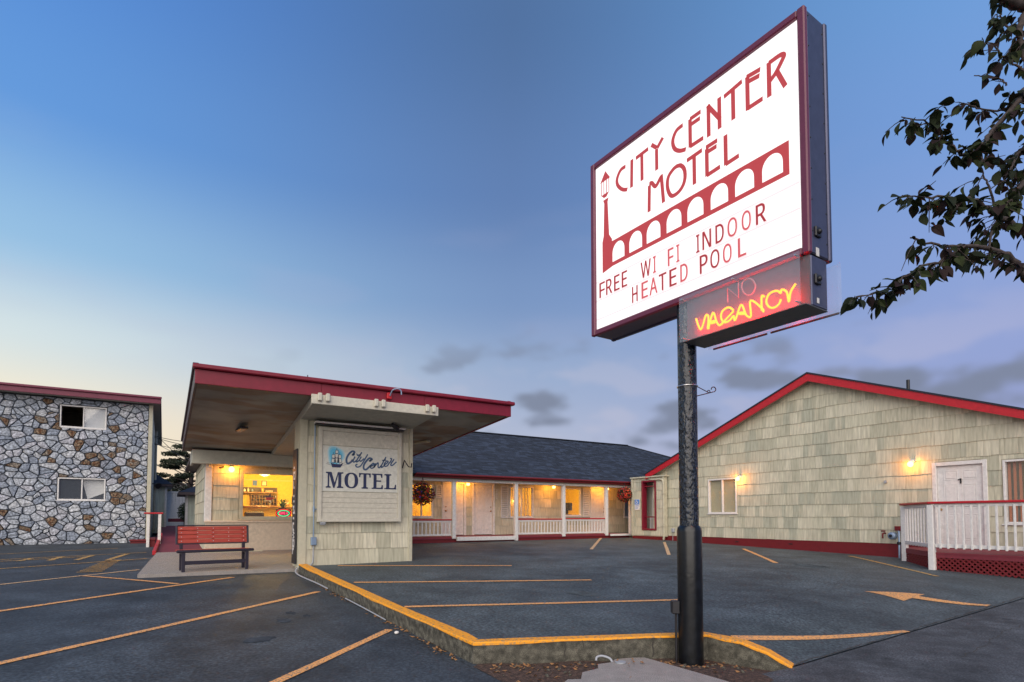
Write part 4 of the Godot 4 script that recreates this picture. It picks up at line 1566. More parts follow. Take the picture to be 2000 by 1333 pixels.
	put("inner_tube", tubed(e2, [0.01], 6), M.neon_green, o)
	var letters := read_strokes("-12,-4 -12,4 -8,4 -8,-4 -12,-4|-5,-4 -5,4 -2,4 -2,0 -5,0|4,-4 1,-4 1,4 4,4|1,0 3,0|7,-4 7,4 11,-4 11,4")
	for l in letters:
		var pts := []
		for p in l:
			pts.append(c + Vector3(p.x, p.y, 0.0))
		put("letter_tube", tubed(pts, [0.008], 6), M.neon_pink, o)
	bx("backing", 3.05, 3.51, 1.66, 1.92, 19.45, 19.46, M.dark_wood, o)
	lamp_light("open_sign_light", c + Vector3(0, 0, 0.1), Color(1.0, 0.15, 0.3), 0.02, 0.05)


var office: Node3D


func circle(c: Vector3, r: float, n: int, axis := 1) -> Array:
	var out := []
	for i in n + 1:
		var a := TAU * i / n
		var d := Vector3(cos(a) * r, 0, sin(a) * r)
		if axis == 2:
			d = Vector3(cos(a) * r, sin(a) * r, 0)
		elif axis == 0:
			d = Vector3(0, cos(a) * r, sin(a) * r)
		out.append(c + d)
	return out


# ---------------------------------------------------------------- the tilted canopy and the shingled pier that carries it
func soffit(a: float) -> float:
	return 4.1 - (a - 11.7) * 0.0625


func build_canopy_and_pier() -> void:
	var c := part("canopy", office)
	var m := MB.new()
	# soffit and roof as one tilted slab
	var p := [V(0.47, soffit(11.74), 11.74), V(7.04, soffit(11.74), 11.74), V(7.04, soffit(19.4), 19.4), V(0.47, soffit(19.4), 19.4)]
	var q := []
	for v in p:
		q.append(v + Vector3(0, 0.27, 0))
	var mid := V(3.7, 4.1, 15.5)
	m.face(p, mid)
	for i in 4:
		m.face([p[i], p[(i + 1) % 4], q[(i + 1) % 4], q[i]], mid)
	put("soffit", m.done(), M.soffit, c)
	m = MB.new()
	m.face(q, mid)
	put("roofing", m.done(), M.trim_dark, c, Transform3D(Basis(), Vector3(0, 0.004, 0)))
	for i in 3:
		bx("fascia", 0.43 + 2.217 * i, 0.43 + 2.217 * (i + 1) - 0.004, 4.07, 4.33, 11.68 + 0.003 * (i % 2), 11.735, M.red_fascia, c, 0.006)
	bx("fascia_cap", 0.39, 7.15, 4.335, 4.42, 11.6, 11.76, M.red_fascia, c, 0.02)
	for s in 2:
		var b: float = [0.44, 7.045][s]
		m = MB.new()
		m.bar(V(b + 0.012, soffit(11.74) + 0.13, 11.74), V(b + 0.012, soffit(19.4) + 0.13, 19.4), 0.045, 0.3)
		put("side_fascia", m.done(), M.trim_dark if s == 0 else M.red_fascia, c)
		m = MB.new()
		m.bar(V(b, soffit(11.74) + 0.32, 11.7), V(b, soffit(19.4) + 0.32, 19.4), 0.1, 0.07, 0.01)
		put("side_cap", m.done(), M.trim_dark if s == 0 else M.red_fascia, c)
	# the wide beam under the soffit
	m = MB.new()
	var b0 := 2.47
	var b1 := 5.12
	var f := [V(b0, 3.91, 11.64), V(b1, 3.93, 11.64), V(b1, 4.085, 11.64), V(b0, 4.085, 11.64)]
	var g := [V(b0 + 0.1, 3.835, 13.32), V(b1 + 0.08, 3.835, 13.32), V(b1 + 0.08, 4.01, 13.32), V(b0 + 0.1, 4.01, 13.32)]
	var h := [V(b0 + 0.33, 3.52, 19.1), V(b1 + 0.08, 3.52, 19.1), V(b1 + 0.08, 3.66, 19.1), V(b0 + 0.33, 3.66, 19.1)]
	var cc := V(3.8, 3.95, 12.5)
	for i in 4:
		var j := (i + 1) % 4
		m.face([f[i], f[j], g[j], g[i]], cc)
		m.face([g[i], g[j], h[j], h[i]], V(3.9, 3.82, 16.0))
	put("beam", m.done(), M.beam_paint, c)
	bx("beam_front", b0 - 0.03, b1 + 0.03, 3.9, 4.09, 11.6, 11.638, M.sign_panel, c, 0.006)
	for i in 3:
		for s in 2:
			var b := b0 + 0.08 + 0.155 * s + i * 1.14
			bx("bracket", b, b + 0.08, 3.96, 4.115, 11.53, 11.598, M.sign_panel, c, 0.012)
	# the pier
	var t := part("pier", office)
	bx("core", 2.6, 5.17, 0.35, 3.86, 13.3, 13.86, M.siding, t)
	var x := frame_of(V(0, 0, 13.3), Vector3(0, 0, 1))
	shakes(x, rect(2.72, 0.585, 5.12, 3.84), [[3.02, 1.66, 4.8, 3.6]], 0.585, 0.363, Vector2(0.14, 0.4), 140, t)
	bx("corner_board", 2.56, 2.72, 0.55, 3.85, 13.255, 13.34, M.siding, t, 0.006)
	bx("corner_board", 5.12, 5.21, 0.55, 3.85, 13.255, 13.34, M.siding, t, 0.006)
	bx("corner_board", 2.56, 2.6, 0.55, 3.85, 13.342, 13.9, M.siding, t, 0.006)
	shakes(frame_of(V(5.17, 0, 0), Vector3(1, 0, 0)), rect(13.35, 0.585, 13.86, 3.84), [], 0.585, 0.363, Vector2(0.2, 0.5), 40, t)
	# upright dark board with white lettering on the pier's side
	var o := thing("upright_board", "tall dark board with white upright lettering on the side of the shingled pier", "sign")
	bx("panel", 2.52, 2.555, 0.62, 3.2, 13.42, 13.84, M.black, o, 0.006)
	var lx := frame_of(V(2.518, 0, 13.63), Vector3(-1, 0, 0))
	var glyphs := "-8,0 8,0|-8,-6 -8,8 8,8 8,-6 -8,-6|8,-7 -8,-7 -8,8|-8,-7 8,-7|-8,0 8,0|-8,-7 8,-7 -8,7 8,7|-8,0 8,0|8,-7 -8,-7 -8,7 8,7|-8,-8 8,-4 -8,0 8,4 -8,8|-8,-6 -8,7 8,7 8,-6 -8,-6|8,7 -8,7 -8,-5"
	var n := 0
	for l in read_strokes(glyphs):
		m = MB.new()
		m.stroke(l, 0.05, lx.translated_local(Vector3(0, 2.78 - n * 0.19, 0)), 0.0, 0.004)
		put("letter", m.done(), M.white, o)
		n += 1


# ---------------------------------------------------------------- the wing with the rooms behind the porch
func build_wing() -> void:
	var t := thing("room_wing", "long low motel wing with a lit porch and a dark shingled roof", "building")
	var x := frame_of(V(0, 0, 20.0), Vector3(0, 0, 1))
	var doors := [[9.14, 0.99, 9.96, 2.95], [10.42, 0.99, 11.24, 2.95], [16.32, 0.99, 17.1, 2.95]]
	var wins := [[7.75, 1.66, 8.68, 2.93], [12.02, 1.66, 13.2, 2.95], [14.72, 1.72, 15.72, 2.95], [18.2, 1.66, 18.75, 2.5]]
	var holes := []
	for d in doors:
		holes.append([d[0] - 0.05, 0.5, d[2] + 0.05, d[3] + 0.05])
	holes.append_array(wins)
	wall("front_wall", x, rect(7.3, 0.4, 19.4, 3.3), holes, -0.15, 0.0, M.siding, t)
	bx("end_wall", 7.3, 7.44, 0.4, 3.3, 20.152, 26.0, M.siding, t)
	bx("back_wall", 7.3, 26.0, 0.4, 3.3, 28.0, 28.15, M.siding, t)
	var cut := []
	for d in doors:
		cut.append([d[0] - 0.1, 0.5, d[2] + 0.1, d[3] + 0.12])
	for w in wins:
		cut.append([w[0] - 0.02, w[1] - 0.06, w[2] + 0.02, w[3] + 0.05])
	shakes(x, rect(7.35, 0.98, 19.3, 3.0), cut, 0.98, 0.368, Vector2(0.28, 0.75), 260, t)
	for d in doors:
		door(x, d[0], d[1], d[2], d[3], d[0] < 10.0, t)
	for w in wins:
		window(x, w[0], w[1], w[2], w[3], t, 1 if w[0] > 14.0 else 2, 0.055, "white")
	louvre_shutter(x.translated_local(Vector3(0, 0, 0.03)), 8.78, 2.4, 9.02, 2.9, t)
	louvre_shutter(x.translated_local(Vector3(0, 0, 0.03)), 11.6, 1.64, 11.96, 2.95, t)
	louvre_shutter(x.translated_local(Vector3(0, 0, 0.03)), 15.78, 1.68, 16.16, 2.95, t)
	# porch floor, its front, the ceiling and the beam over the posts
	bx("porch_floor", 7.3, 17.3, 0.88, 0.97, 18.62, 20.0, M.red_deck, t, 0.01)
	bx("porch_front", 7.3, 17.3, 0.5, 0.879, 18.66, 18.72, M.red_dark, t)
	bx("step_board", 8.97, 11.42, 0.82, 0.965, 18.5, 18.6, M.white, t, 0.01)
	bx("step_board", 16.15, 17.25, 0.88, 0.965, 18.5, 18.6, M.white, t, 0.01)
	bx("porch_ceiling", 7.3, 18.5, 3.02, 3.06, 18.5, 20.0, M.beam_paint, t)
	bx("header_beam", 7.3, 17.6, 2.94, 3.04, 18.55, 18.68, M.white, t, 0.008)
	bx("eave_board", 7.3, 17.9, 3.045, 3.17, 18.36, 18.42, M.red_dark, t, 0.008)
	bx("gutter", 7.3, 17.9, 3.12, 3.19, 18.25, 18.355, M.red_dark, t, 0.02)
	for b in [8.88, 11.5, 13.74, 15.98, 17.36]:
		bx("porch_post", b - 0.07, b + 0.07, 0.78 if b < 12.0 and b > 11.0 else 0.9, 2.94, 18.56, 18.7, M.white, t, 0.012)
	# roof: ridge, front slope in shingle courses, hip end
	var r := MB.new()
	var y0 := 3.16
	var y1 := 5.72
	var a0 := 18.3
	var a1 := 24.3
	var c := V(16, 2.0, 24)
	r.face([V(7.0, y0, a0), V(28.0, y0, a0), V(22.4, y1, a1), V(7.0, y1, a1)], c)
	r.face([V(28.0, y0, a0), V(28.0, y0, 30.3), V(22.4, y1, a1)], c)
	r.face([V(7.0, y0, 30.3), V(28.0, y0, 30.3), V(22.4, y1, a1), V(7.0, y1, a1)], c)
	r.face([V(7.0, y0, a0), V(7.0, y1, a1), V(7.0, y0, 30.3)], c)
	put("roof_deck", r.done(), M.roof_0, t)
	var tabs := {}
	var slope := Vector2(a1 - a0, y1 - y0)
	var n := 44
	for k in n:
		var s0 := float(k) / n
		var s1 := (k + 1.25) / n
		var b := 7.0 - rng.randf() * 0.3
		var end := 28.0 - 5.6 * (k + 0.5) / n
		while b < end:
			var w := rng.randf_range(0.2, 0.36)
			var tone := rng.randi() % 4
			var m: MB = tabs.get(tone, MB.new())
			tabs[tone] = m
			var b2 := minf(b + w - 0.008, end)
			var bb := maxf(b, 7.0)
			var d := rng.randf_range(-0.006, 0.006)
			var low_p := slope * s0 + Vector2(-d, -d * 0.4)
			var hi_p := slope * minf(s1, 1.0)
			var e := Vector3(0, 0.03, 0.012)
			var f := Vector3(0, 0.008, 0.004)
			if b2 > bb:
				var p0 := V(bb, y0 + low_p.y, a0 + low_p.x) + e
				var p1 := V(b2, y0 + low_p.y, a0 + low_p.x) + e
				m.quad(p0, p1, V(b2, y0 + hi_p.y, a0 + hi_p.x) + f, V(bb, y0 + hi_p.y, a0 + hi_p.x) + f)
				m.quad(p0 - Vector3(0, 0.03, 0), p1 - Vector3(0, 0.03, 0), p1, p0)
			b += w
	merged("roof_shingles", tabs, t, "roof_")
	r = MB.new()
	r.bar(V(7.0, y1 + 0.03, a1), V(22.4, y1 + 0.03, a1), 0.28, 0.05, 0.015)
	r.bar(V(22.4, y1 + 0.02, a1), V(28.0, y0 + 0.04, a0), 0.26, 0.05, 0.015)
	put("ridge_cap", r.done(), M.roof_1, t)
	# lit rooms behind the windows
	room(7.5, 9.0, 0.99, 3.2, 20.16, 22.6, M.yellow_wall, t)
	lamp_light("room_light", V(8.2, 2.7, 21.6), Color(1.0, 0.85, 0.5), 1.4, 0.1)
	room(11.45, 14.2, 0.99, 3.2, 20.16, 23.0, M.yellow_wall, t)
	lamp_light("room_light", V(12.9, 2.6, 21.8), Color(1.0, 0.82, 0.45), 1.8, 0.1)
	room(14.4, 17.4, 0.99, 3.2, 20.16, 23.2, M.yellow_wall, t)
	lamp_light("room_light", V(15.6, 2.9, 21.6), Color(1.0, 0.85, 0.5), 2.4, 0.1)
	var o := thing("vertical_blind", "cream vertical blind drawn across the lit window beside room 202", "blind")
	for i in 15:
		var b := 12.09 + i * 0.074
		var q := MB.new()
		q.box(Vector3(-0.032, 0, -0.001), Vector3(0.032, 1.2, 0.001))
		put("slat", q.done(), M.blind, o, Transform3D(Basis(Vector3.UP, 0.5 + rng.randf_range(-0.15, 0.15)), V(b, 1.71, 20.22)))
	bx("rail", 12.05, 13.17, 2.9, 2.94, 20.2, 20.26, M.white, o)
	o = thing("reflection_bulb", "added bright bulb in place of a lamp reflection in the lit window beside room 202", "lamp")  # bulb and its light are added, standing for a lamp reflected in the glass
	var g := MB.new()
	g.ball(V(12.33, 2.33, 20.12), Vector3(0.045, 0.05, 0.045), 12, 8)
	put("bulb", g.done(), M.lamp_glow, o)
	put("stem", tubed([V(12.33, 2.37, 20.12), V(12.33, 2.93, 20.12)], [0.008], 6), M.brass, o)
	lamp_light("reflection_bulb_light", V(12.33, 2.33, 20.12), Color(1.0, 0.65, 0.22), 0.12, 0.04)
	o = thing("television", "black television on a desk in the lit room with the yellow wall", "television")
	bx("screen", 15.6, 16.15, 1.98, 2.34, 21.2, 21.24, M.screen_off, o, 0.008)
	bx("stand", 15.8, 15.95, 1.8, 2.0, 21.24, 21.28, M.black, o)
	bx("base", 15.7, 16.05, 1.77, 1.8, 21.12, 21.34, M.black, o)
	o = thing("desk", "wooden desk with dark clutter under the television in the yellow room", "desk")
	bx("top", 14.6, 16.8, 1.72, 1.765, 20.95, 21.6, M.oak, o, 0.006)
	for q in [[14.7, 21.05], [16.7, 21.05], [14.7, 21.5], [16.7, 21.5]]:
		bx("leg", q[0] - 0.03, q[0] + 0.03, 0.99, 1.72, q[1] - 0.03, q[1] + 0.03, M.oak, o)
	for i in 3:
		var b: float = [14.95, 15.12, 15.35][i]
		tag(put(["desk_phone", "cup", "basket"][i], boxed(V(b, 1.766, 21.05), V(b + [0.14, 0.07, 0.16][i], 1.766 + [0.08, 0.12, 0.1][i], 21.17), 0.015), [M.black, M.dark_wood, M.red_dark][i]), ["dark telephone at the left of the desk in the yellow room", "dark cup on the desk in the yellow room", "small dark red basket beside the television on the desk"][i], ["telephone", "cup", "basket"][i])
	# room numbers, one digit above the other
	for q in [["201", 10.17, 2.72], ["202", 11.42, 2.74], ["203", 17.22, 2.78]]:
		for i in 3:
			digit(q[0][i], Vector2(q[1], q[2] - 0.14 * i), 0.11, x, 0.03, M.white, t)
	# porch lamps under the ceiling
	for q in [[9.9, "left"], [13.9, "middle"], [16.8, "right"]]:
		o = thing("porch_lamp", "round porch lamp under the eave, %s of the three along the wing" % q[0 + 1], "lamp", "porch lamps under the wing's eave")
		g = MB.new()
		g.ball(V(q[0], 2.93, 19.5), Vector3(0.07, 0.06, 0.07), 12, 8)
		put("globe", g.done(), M.lamp_glow, o)
		put("base", tubed([V(q[0], 2.97, 19.5), V(q[0], 3.02, 19.5)], [0.06], 12), M.brass, o)
		lamp_light("porch_lamp_light", V(q[0], 2.93, 19.5), Color(1.0, 0.63, 0.2), 0.8, 0.06)
	# railings
	railing(V(7.32, 0.97, 18.66), V(8.8, 0.97, 18.66), 0.58, "white porch railing with a red top at the left end of the wing")
	railing(V(11.58, 0.97, 18.66), V(13.66, 0.97, 18.66), 0.6, "white porch railing with a red top in front of the vertical blind")
	railing(V(13.82, 0.97, 18.66), V(15.9, 0.97, 18.66), 0.62, "white porch railing with a red top in front of the room with the television")


func digit(s: String, at: Vector2, h: float, x: Transform3D, d: float, m: Material, parent: Node) -> void:
	var tm := TextMesh.new()
	tm.text = s
	tm.font = face_font("Droid Sans", 700)
	tm.font_size = 32
	tm.pixel_size = 0.01
	tm.depth = 0.02
	fit_text("digit", tm, rect(at.x - h * 0.33, at.y - h / 2, at.x + h * 0.33, at.y + h / 2), x, d, m, parent)


func face_font(called: String, weight: int) -> SystemFont:
	var f := SystemFont.new()
	f.font_names = PackedStringArray([called])
	f.font_weight = weight
	return f


func fit_text(called: String, tm: TextMesh, r: PackedVector2Array, x: Transform3D, d: float, m: Material, parent: Node) -> void:
	# a flat letter scaled to fill a rectangle of the wall frame
	var bb := tm.get_aabb()
	var sx := (r[2].x - r[0].x) / maxf(bb.size.x, 0.001)
	var sy := (r[2].y - r[0].y) / maxf(bb.size.y, 0.001)
	var sz := 0.006 / maxf(bb.size.z, 0.001)
	put(called, tm, m, parent, x * Transform3D(Basis.from_scale(Vector3(sx, sy, sz)), Vector3(r[0].x - bb.position.x * sx, r[0].y - bb.position.y * sy, d - bb.position.z * sz)))


func railing(p: Vector3, q: Vector3, h: float, label: String) -> void:
	var t := thing("porch_railing", label, "railing", "porch railings along the wing")
	var up3 := Vector3.UP
	var m := MB.new()
	m.bar(p + up3 * (h + 0.025), q + up3 * (h + 0.025), 0.12, 0.045, 0.008)
	put("top_rail", m.done(), M.red, t)
	m = MB.new()
	m.bar(p + up3 * (h - 0.035), q + up3 * (h - 0.035), 0.05, 0.07, 0.006)
	m.bar(p + up3 * 0.07, q + up3 * 0.07, 0.05, 0.07, 0.006)
	put("rails", m.done(), M.white, t)
	var n := int((q - p).length() / 0.145)
	var shape := boxed(Vector3(-0.022, 0.1, -0.018), Vector3(0.022, h - 0.07, 0.018), 0.004)
	for i in n:
		put("baluster", shape, M.white, t, Transform3D(Basis(), p.lerp(q, (i + 0.5) / n)))


# ---------------------------------------------------------------- the gabled shingle house on the right
func build_gable_house() -> void:
	var t := thing("gable_house", "shingled gable-fronted motel house with bright red roof edges", "building")
	var x := frame_of(V(17.2, 0, 0), Vector3(-1, 0, 0))
	var region := PackedVector2Array([Vector2(-17.1, 0.94), Vector2(-3.6, 0.94), Vector2(-3.6, 3.36), Vector2(-10.3, 5.93), Vector2(-17.1, 3.33)])
	var holes := [[-14.31, 1.8, -13.08, 3.06], [-7.06, 0.94, -5.92, 3.06], [-5.6, 1.5, -4.2, 3.03]]
	wall("gable_wall", x, region, holes, -0.18, 0.0, M.siding, t)
	bx("side_wall", 17.385, 27.0, 0.3, 3.3, 16.95, 17.1, M.siding, t)
	bx("side_wall", 17.385, 27.0, 0.3, 3.3, 3.6, 3.75, M.siding, t)
	bx("back_wall", 26.85, 27.0, 0.3, 3.3, 3.76, 16.94, M.siding, t)
	bx("skirting", 17.14, 17.3, 0.2, 0.935, 3.6, 17.1, M.red_dark, t)
	shakes(x, region, [[-14.35, 1.74, -13.04, 3.1], [-7.02, 0.9, -5.95, 3.1], [-5.62, 1.46, -4.18, 3.05]], 0.95, 0.372, Vector2(0.1, 0.28), 299, t)
	# red boards up the gable, and the roof behind them
	for s in [-1.0, 1.0]:
		var m := MB.new()
		var e: float = 7.0
		m.prism(PackedVector2Array([Vector2(-10.24, 5.87), Vector2(-10.24, 6.13), Vector2(-10.24 + s * e, 6.13 - 0.382 * e), Vector2(-10.24 + s * e, 5.9 - 0.382 * e)]), frame_of(V(16.95, 0, 0), Vector3(-1, 0, 0)), 0.0, 0.05)
		put("rake_board", m.done(), M.red, t)
		m = MB.new()
		m.prism(PackedVector2Array([Vector2(-10.24, 5.95), Vector2(-10.24, 6.1), Vector2(-10.24 + s * e, 6.1 - 0.382 * e), Vector2(-10.24 + s * e, 5.95 - 0.382 * e)]), frame_of(V(16.95, 0, 0), Vector3(-1, 0, 0)), -10.4, -0.005)
		put("roof_deck", m.done(), M.beam_paint, t)
		m = MB.new()
		m.prism(PackedVector2Array([Vector2(-10.24, 6.105), Vector2(-10.24, 6.15), Vector2(-10.24 + s * (e + 0.06), 6.15 - 0.382 * (e + 0.06)), Vector2(-10.24 + s * (e + 0.06), 6.105 - 0.382 * (e + 0.06))]), frame_of(V(16.95, 0, 0), Vector3(-1, 0, 0)), -10.5, 0.075)
		put("roof_shingles", m.done(), M.roof_1, t)
	put("vent_pipe", tubed([V(20.0, 5.3, 8.82), V(20.0, 6.0, 8.82)], [0.05], 10), M.black, t)
	# window with pale blinds, door 1, window with orange slats
	window(x, -14.31, 1.8, -13.08, 3.06, t, 2, 0.05)
	sheet("blind", x, -14.27, 1.84, -13.71, 3.02, -0.1, M.blind_tan, t)
	sheet("blind", x, -13.68, 1.84, -13.12, 3.02, -0.1, M.blind_tan, t)
	bx("room_back", 19.0, 19.1, 0.95, 3.2, 12.0, 15.4, M.yellow_wall, t)
	lamp_light("house_room_light", V(18.3, 2.4, 13.9), Color(1.0, 0.8, 0.35), 0.35, 0.1)
	door(x, -6.98, 0.94, -6.0, 2.98, true, t)
	digit("1", Vector2(-6.49, 2.58), 0.13, x, -0.016, M.black, t)
	window(x, -5.6, 1.5, -4.2, 3.03, t, 1, 0.05)
	bx("room_back", 19.4, 19.5, 0.9, 3.4, 3.8, 6.6, M.siding_green, t)
	bx("room_side", 17.4, 19.4, 0.9, 3.4, 6.6, 6.7, M.yellow_wall, t)
	lamp_light("house_room_light", V(18.5, 2.9, 5.3), Color(1.0, 0.75, 0.4), 0.12, 0.1)
	for i in 13:
		var q := MB.new()
		q.box(Vector3(-0.028, 1.55, -0.003), Vector3(0.03, 2.98, 0.003))
		put("blind_slat", q.done(), M.slat_orange, t, x * Transform3D(Basis(Vector3.UP, 0.6), Vector3(-5.52 + i * 0.105, 0, -0.12)))
	# small entry block at the far corner with a red-framed opening
	var e := part("entry_block", t)
	var ex := frame_of(V(16.98, 0, 0), Vector3(-1, 0, 0))
	var hole := [-17.5, 1.16, -16.74, 3.16]
	wall("wall", ex, rect(-18.1, 0.9, -16.28, 3.28), [hole], -0.16, 0.0, M.siding, e)
	shakes(ex, rect(-18.02, 0.93, -16.36, 3.26), [[-17.56, 1.1, -16.68, 3.22]], 0.93, 0.368, Vector2(0.2, 0.5), 40, e)
	bx("corner_board", 16.93, 17.1, 0.9, 3.28, 18.03, 18.13, M.siding, e, 0.006)
	bx("corner_board", 16.93, 17.1, 0.9, 3.28, 16.26, 16.35, M.siding, e, 0.006)
	bx("cap", 16.9, 18.4, 3.285, 3.35, 16.2, 18.17, M.siding, e, 0.01)
	bx("inner_side", 17.16, 18.4, 0.9, 3.28, 18.0, 18.1, M.beam_paint, e)
	bx("inner_floor", 17.16, 18.4, 0.9, 0.96, 16.3, 17.99, M.red_deck, e)
	bx("skirting", 16.94, 17.13, 0.4, 0.9, 16.36, 18.05, M.red_dark, e)
	var m := MB.new()
	ring(m, ex, -17.52, 1.14, -16.72, 3.18, 0.07, -0.2, 0.045)
	m.box(Vector3(-17.45, 1.66, -0.1), Vector3(-16.79, 1.7, -0.06), 0.0, ex)
	m.box(Vector3(-17.45, 2.92, -0.1), Vector3(-16.79, 2.96, -0.06), 0.0, ex)
	put("red_frame", m.done(), M.red_fascia, e)
	sheet("inner_wall", ex, -18.0, 0.95, -16.4, 3.25, -0.6, M.blind, e, 0.05)
	for i in 24:
		sheet("inner_louvre", ex, -17.45, 1.72 + 0.049 * i, -17.14, 1.75 + 0.049 * i, -0.5, M.white, e, 0.03)
	for i in 7:
		bx("inner_baluster", 17.3, 17.33, 1.2, 1.66, 16.84 + 0.09 * i, 16.87 + 0.09 * i, M.white, e)
	# downspout
	var d := thing("downspout", "cream downspout at the corner beside the red-framed opening", "pipe")
	put("pipe", tubed(spline([V(16.96, 3.2, 17.0), V(16.93, 3.18, 16.4), V(16.93, 3.08, 16.3), V(16.93, 2.9, 16.28), V(16.93, 0.95, 16.28), V(16.9, 0.85, 16.28)], 4), [0.04], 8), M.siding, d)
	for y in [1.3, 2.6]:
		bx("strap", 16.88, 16.985, y, y + 0.04, 16.22, 16.34, M.siding, d)


func build_deck() -> void:
	var t := thing("entry_deck", "red deck with white railing and lattice skirt before door 1", "deck")
	var flat := Transform3D(Basis(Vector3(1, 0, 0), Vector3(0, 0, -1), Vector3(0, 1, 0)), Vector3.ZERO)
	var outline := PackedVector2Array([Vector2(14.95, 1.5), Vector2(17.12, 1.5), Vector2(17.12, 7.62), Vector2(16.4, 7.42), Vector2(14.95, 6.2)])
	for i in 16:
		var b := 14.93 + i * 0.1385
		for q in Geometry2D.intersect_polygons(outline, rect(b, 0.0, b + 0.132, 9.0)):
			var m := MB.new()
			m.prism(q, flat, 0.835, 0.87)
			put("deck_board", m.done(), M.red_deck, t)
	var p0 := Vector2(16.42, 7.42)
	var p1 := Vector2(14.98, 6.18)
	var p2 := Vector2(14.98, 1.5)
	var fm := MB.new()
	fm.bar(V(p0.x, 0.8, p0.y), V(p1.x, 0.8, p1.y), 0.04, 0.1)
	fm.bar(V(p1.x, 0.8, p1.y - 0.03), V(p2.x, 0.8, p2.y), 0.04, 0.1)
	put("rim_board", fm.done(), M.red_deck, t)
	for i in 9:
		bx("joist", 15.0, 17.1, 0.7, 0.83, 1.7 + 0.52 * i, 1.74 + 0.52 * i, M.joist, t)
	for q in [[16.4, 7.42], [14.93, 6.2], [14.93, 4.2], [14.93, 2.2]]:
		bx("post", q[0] - 0.062, q[0] + 0.062, 0.35, 1.94, q[1] - 0.062, q[1] + 0.062, M.white, t, 0.01)
	var r := MB.new()
	r.bar(V(16.46, 1.99, 7.48), V(14.95, 1.99, 6.2), 0.15, 0.05, 0.01)
	r.bar(V(14.93, 1.989, 6.24), V(14.93, 1.989, 1.5), 0.15, 0.05, 0.01)
	r.bar(V(16.44, 1.985, 7.44), V(17.1, 1.985, 7.6), 0.13, 0.05, 0.01)
	put("top_rail", r.done(), M.red, t)
	r = MB.new()
	for y in [1.93, 1.02]:
		r.bar(V(16.36, y, 7.38), V(14.98, y, 6.23), 0.045, 0.08, 0.006)
		r.bar(V(14.93, y, 6.13), V(14.93, y, 1.5), 0.045, 0.08, 0.006)
	put("rails", r.done(), M.white, t)
	var shape := boxed(Vector3(-0.02, 0.96, -0.02), Vector3(0.02, 1.93, 0.02), 0.005)
	for i in 9:
		var q := Vector2(16.36, 7.38).lerp(Vector2(14.98, 6.23), (i + 0.6) / 9.2)
		put("baluster", shape, M.white, t, Transform3D(Basis(Vector3.UP, 0.69), V(q.x - 0.03, 0, q.y - 0.03)))
	for i in 30:
		var a := 6.02 - i * 0.148
		if absf(a - 4.2) > 0.08 and absf(a - 2.2) > 0.08:
			put("baluster", shape, M.white, t, Transform3D(Basis(), V(14.9, 0, a)))
	# lattice under the front edge and the slanted end
	for side in 2:
		var e0 := p1 if side == 0 else p0
		var e1 := p2 if side == 0 else p1
		var d := (e1 - e0).normalized()
		var l := (e1 - e0).length()
		var dir := Vector3(d.x, 0, -d.y)
		var nn := Vector3(-d.y, 0, -d.x)
		var bs := Transform3D(Basis(dir, Vector3.UP, dir.cross(Vector3.UP)), V(e0.x, 0, e0.y))
		var lo := 0.42 if side == 0 else 0.47
		for k in 2:
			var u := -0.35
			while u < l:
				var seg := Vector2(u, lo)
				var s1 := Vector2(u + 0.34, lo + 0.34)
				if k == 1:
					seg = Vector2(u, lo + 0.34)
					s1 = Vector2(u + 0.34, lo)
				var q := PackedVector2Array([seg, s1])
				for z in Geometry2D.intersect_polyline_with_polygon(q, rect(0.02, 0.3, l - 0.02, 1.0)):
					if (z[1] - z[0]).length() > 0.05:
						var m := MB.new()
						m.stroke(z, 0.036, bs, 0.008 * k, 0.008 * k + 0.007)
						put("lattice_strip", m.done(), M.red_dark, t)
				u += 0.105


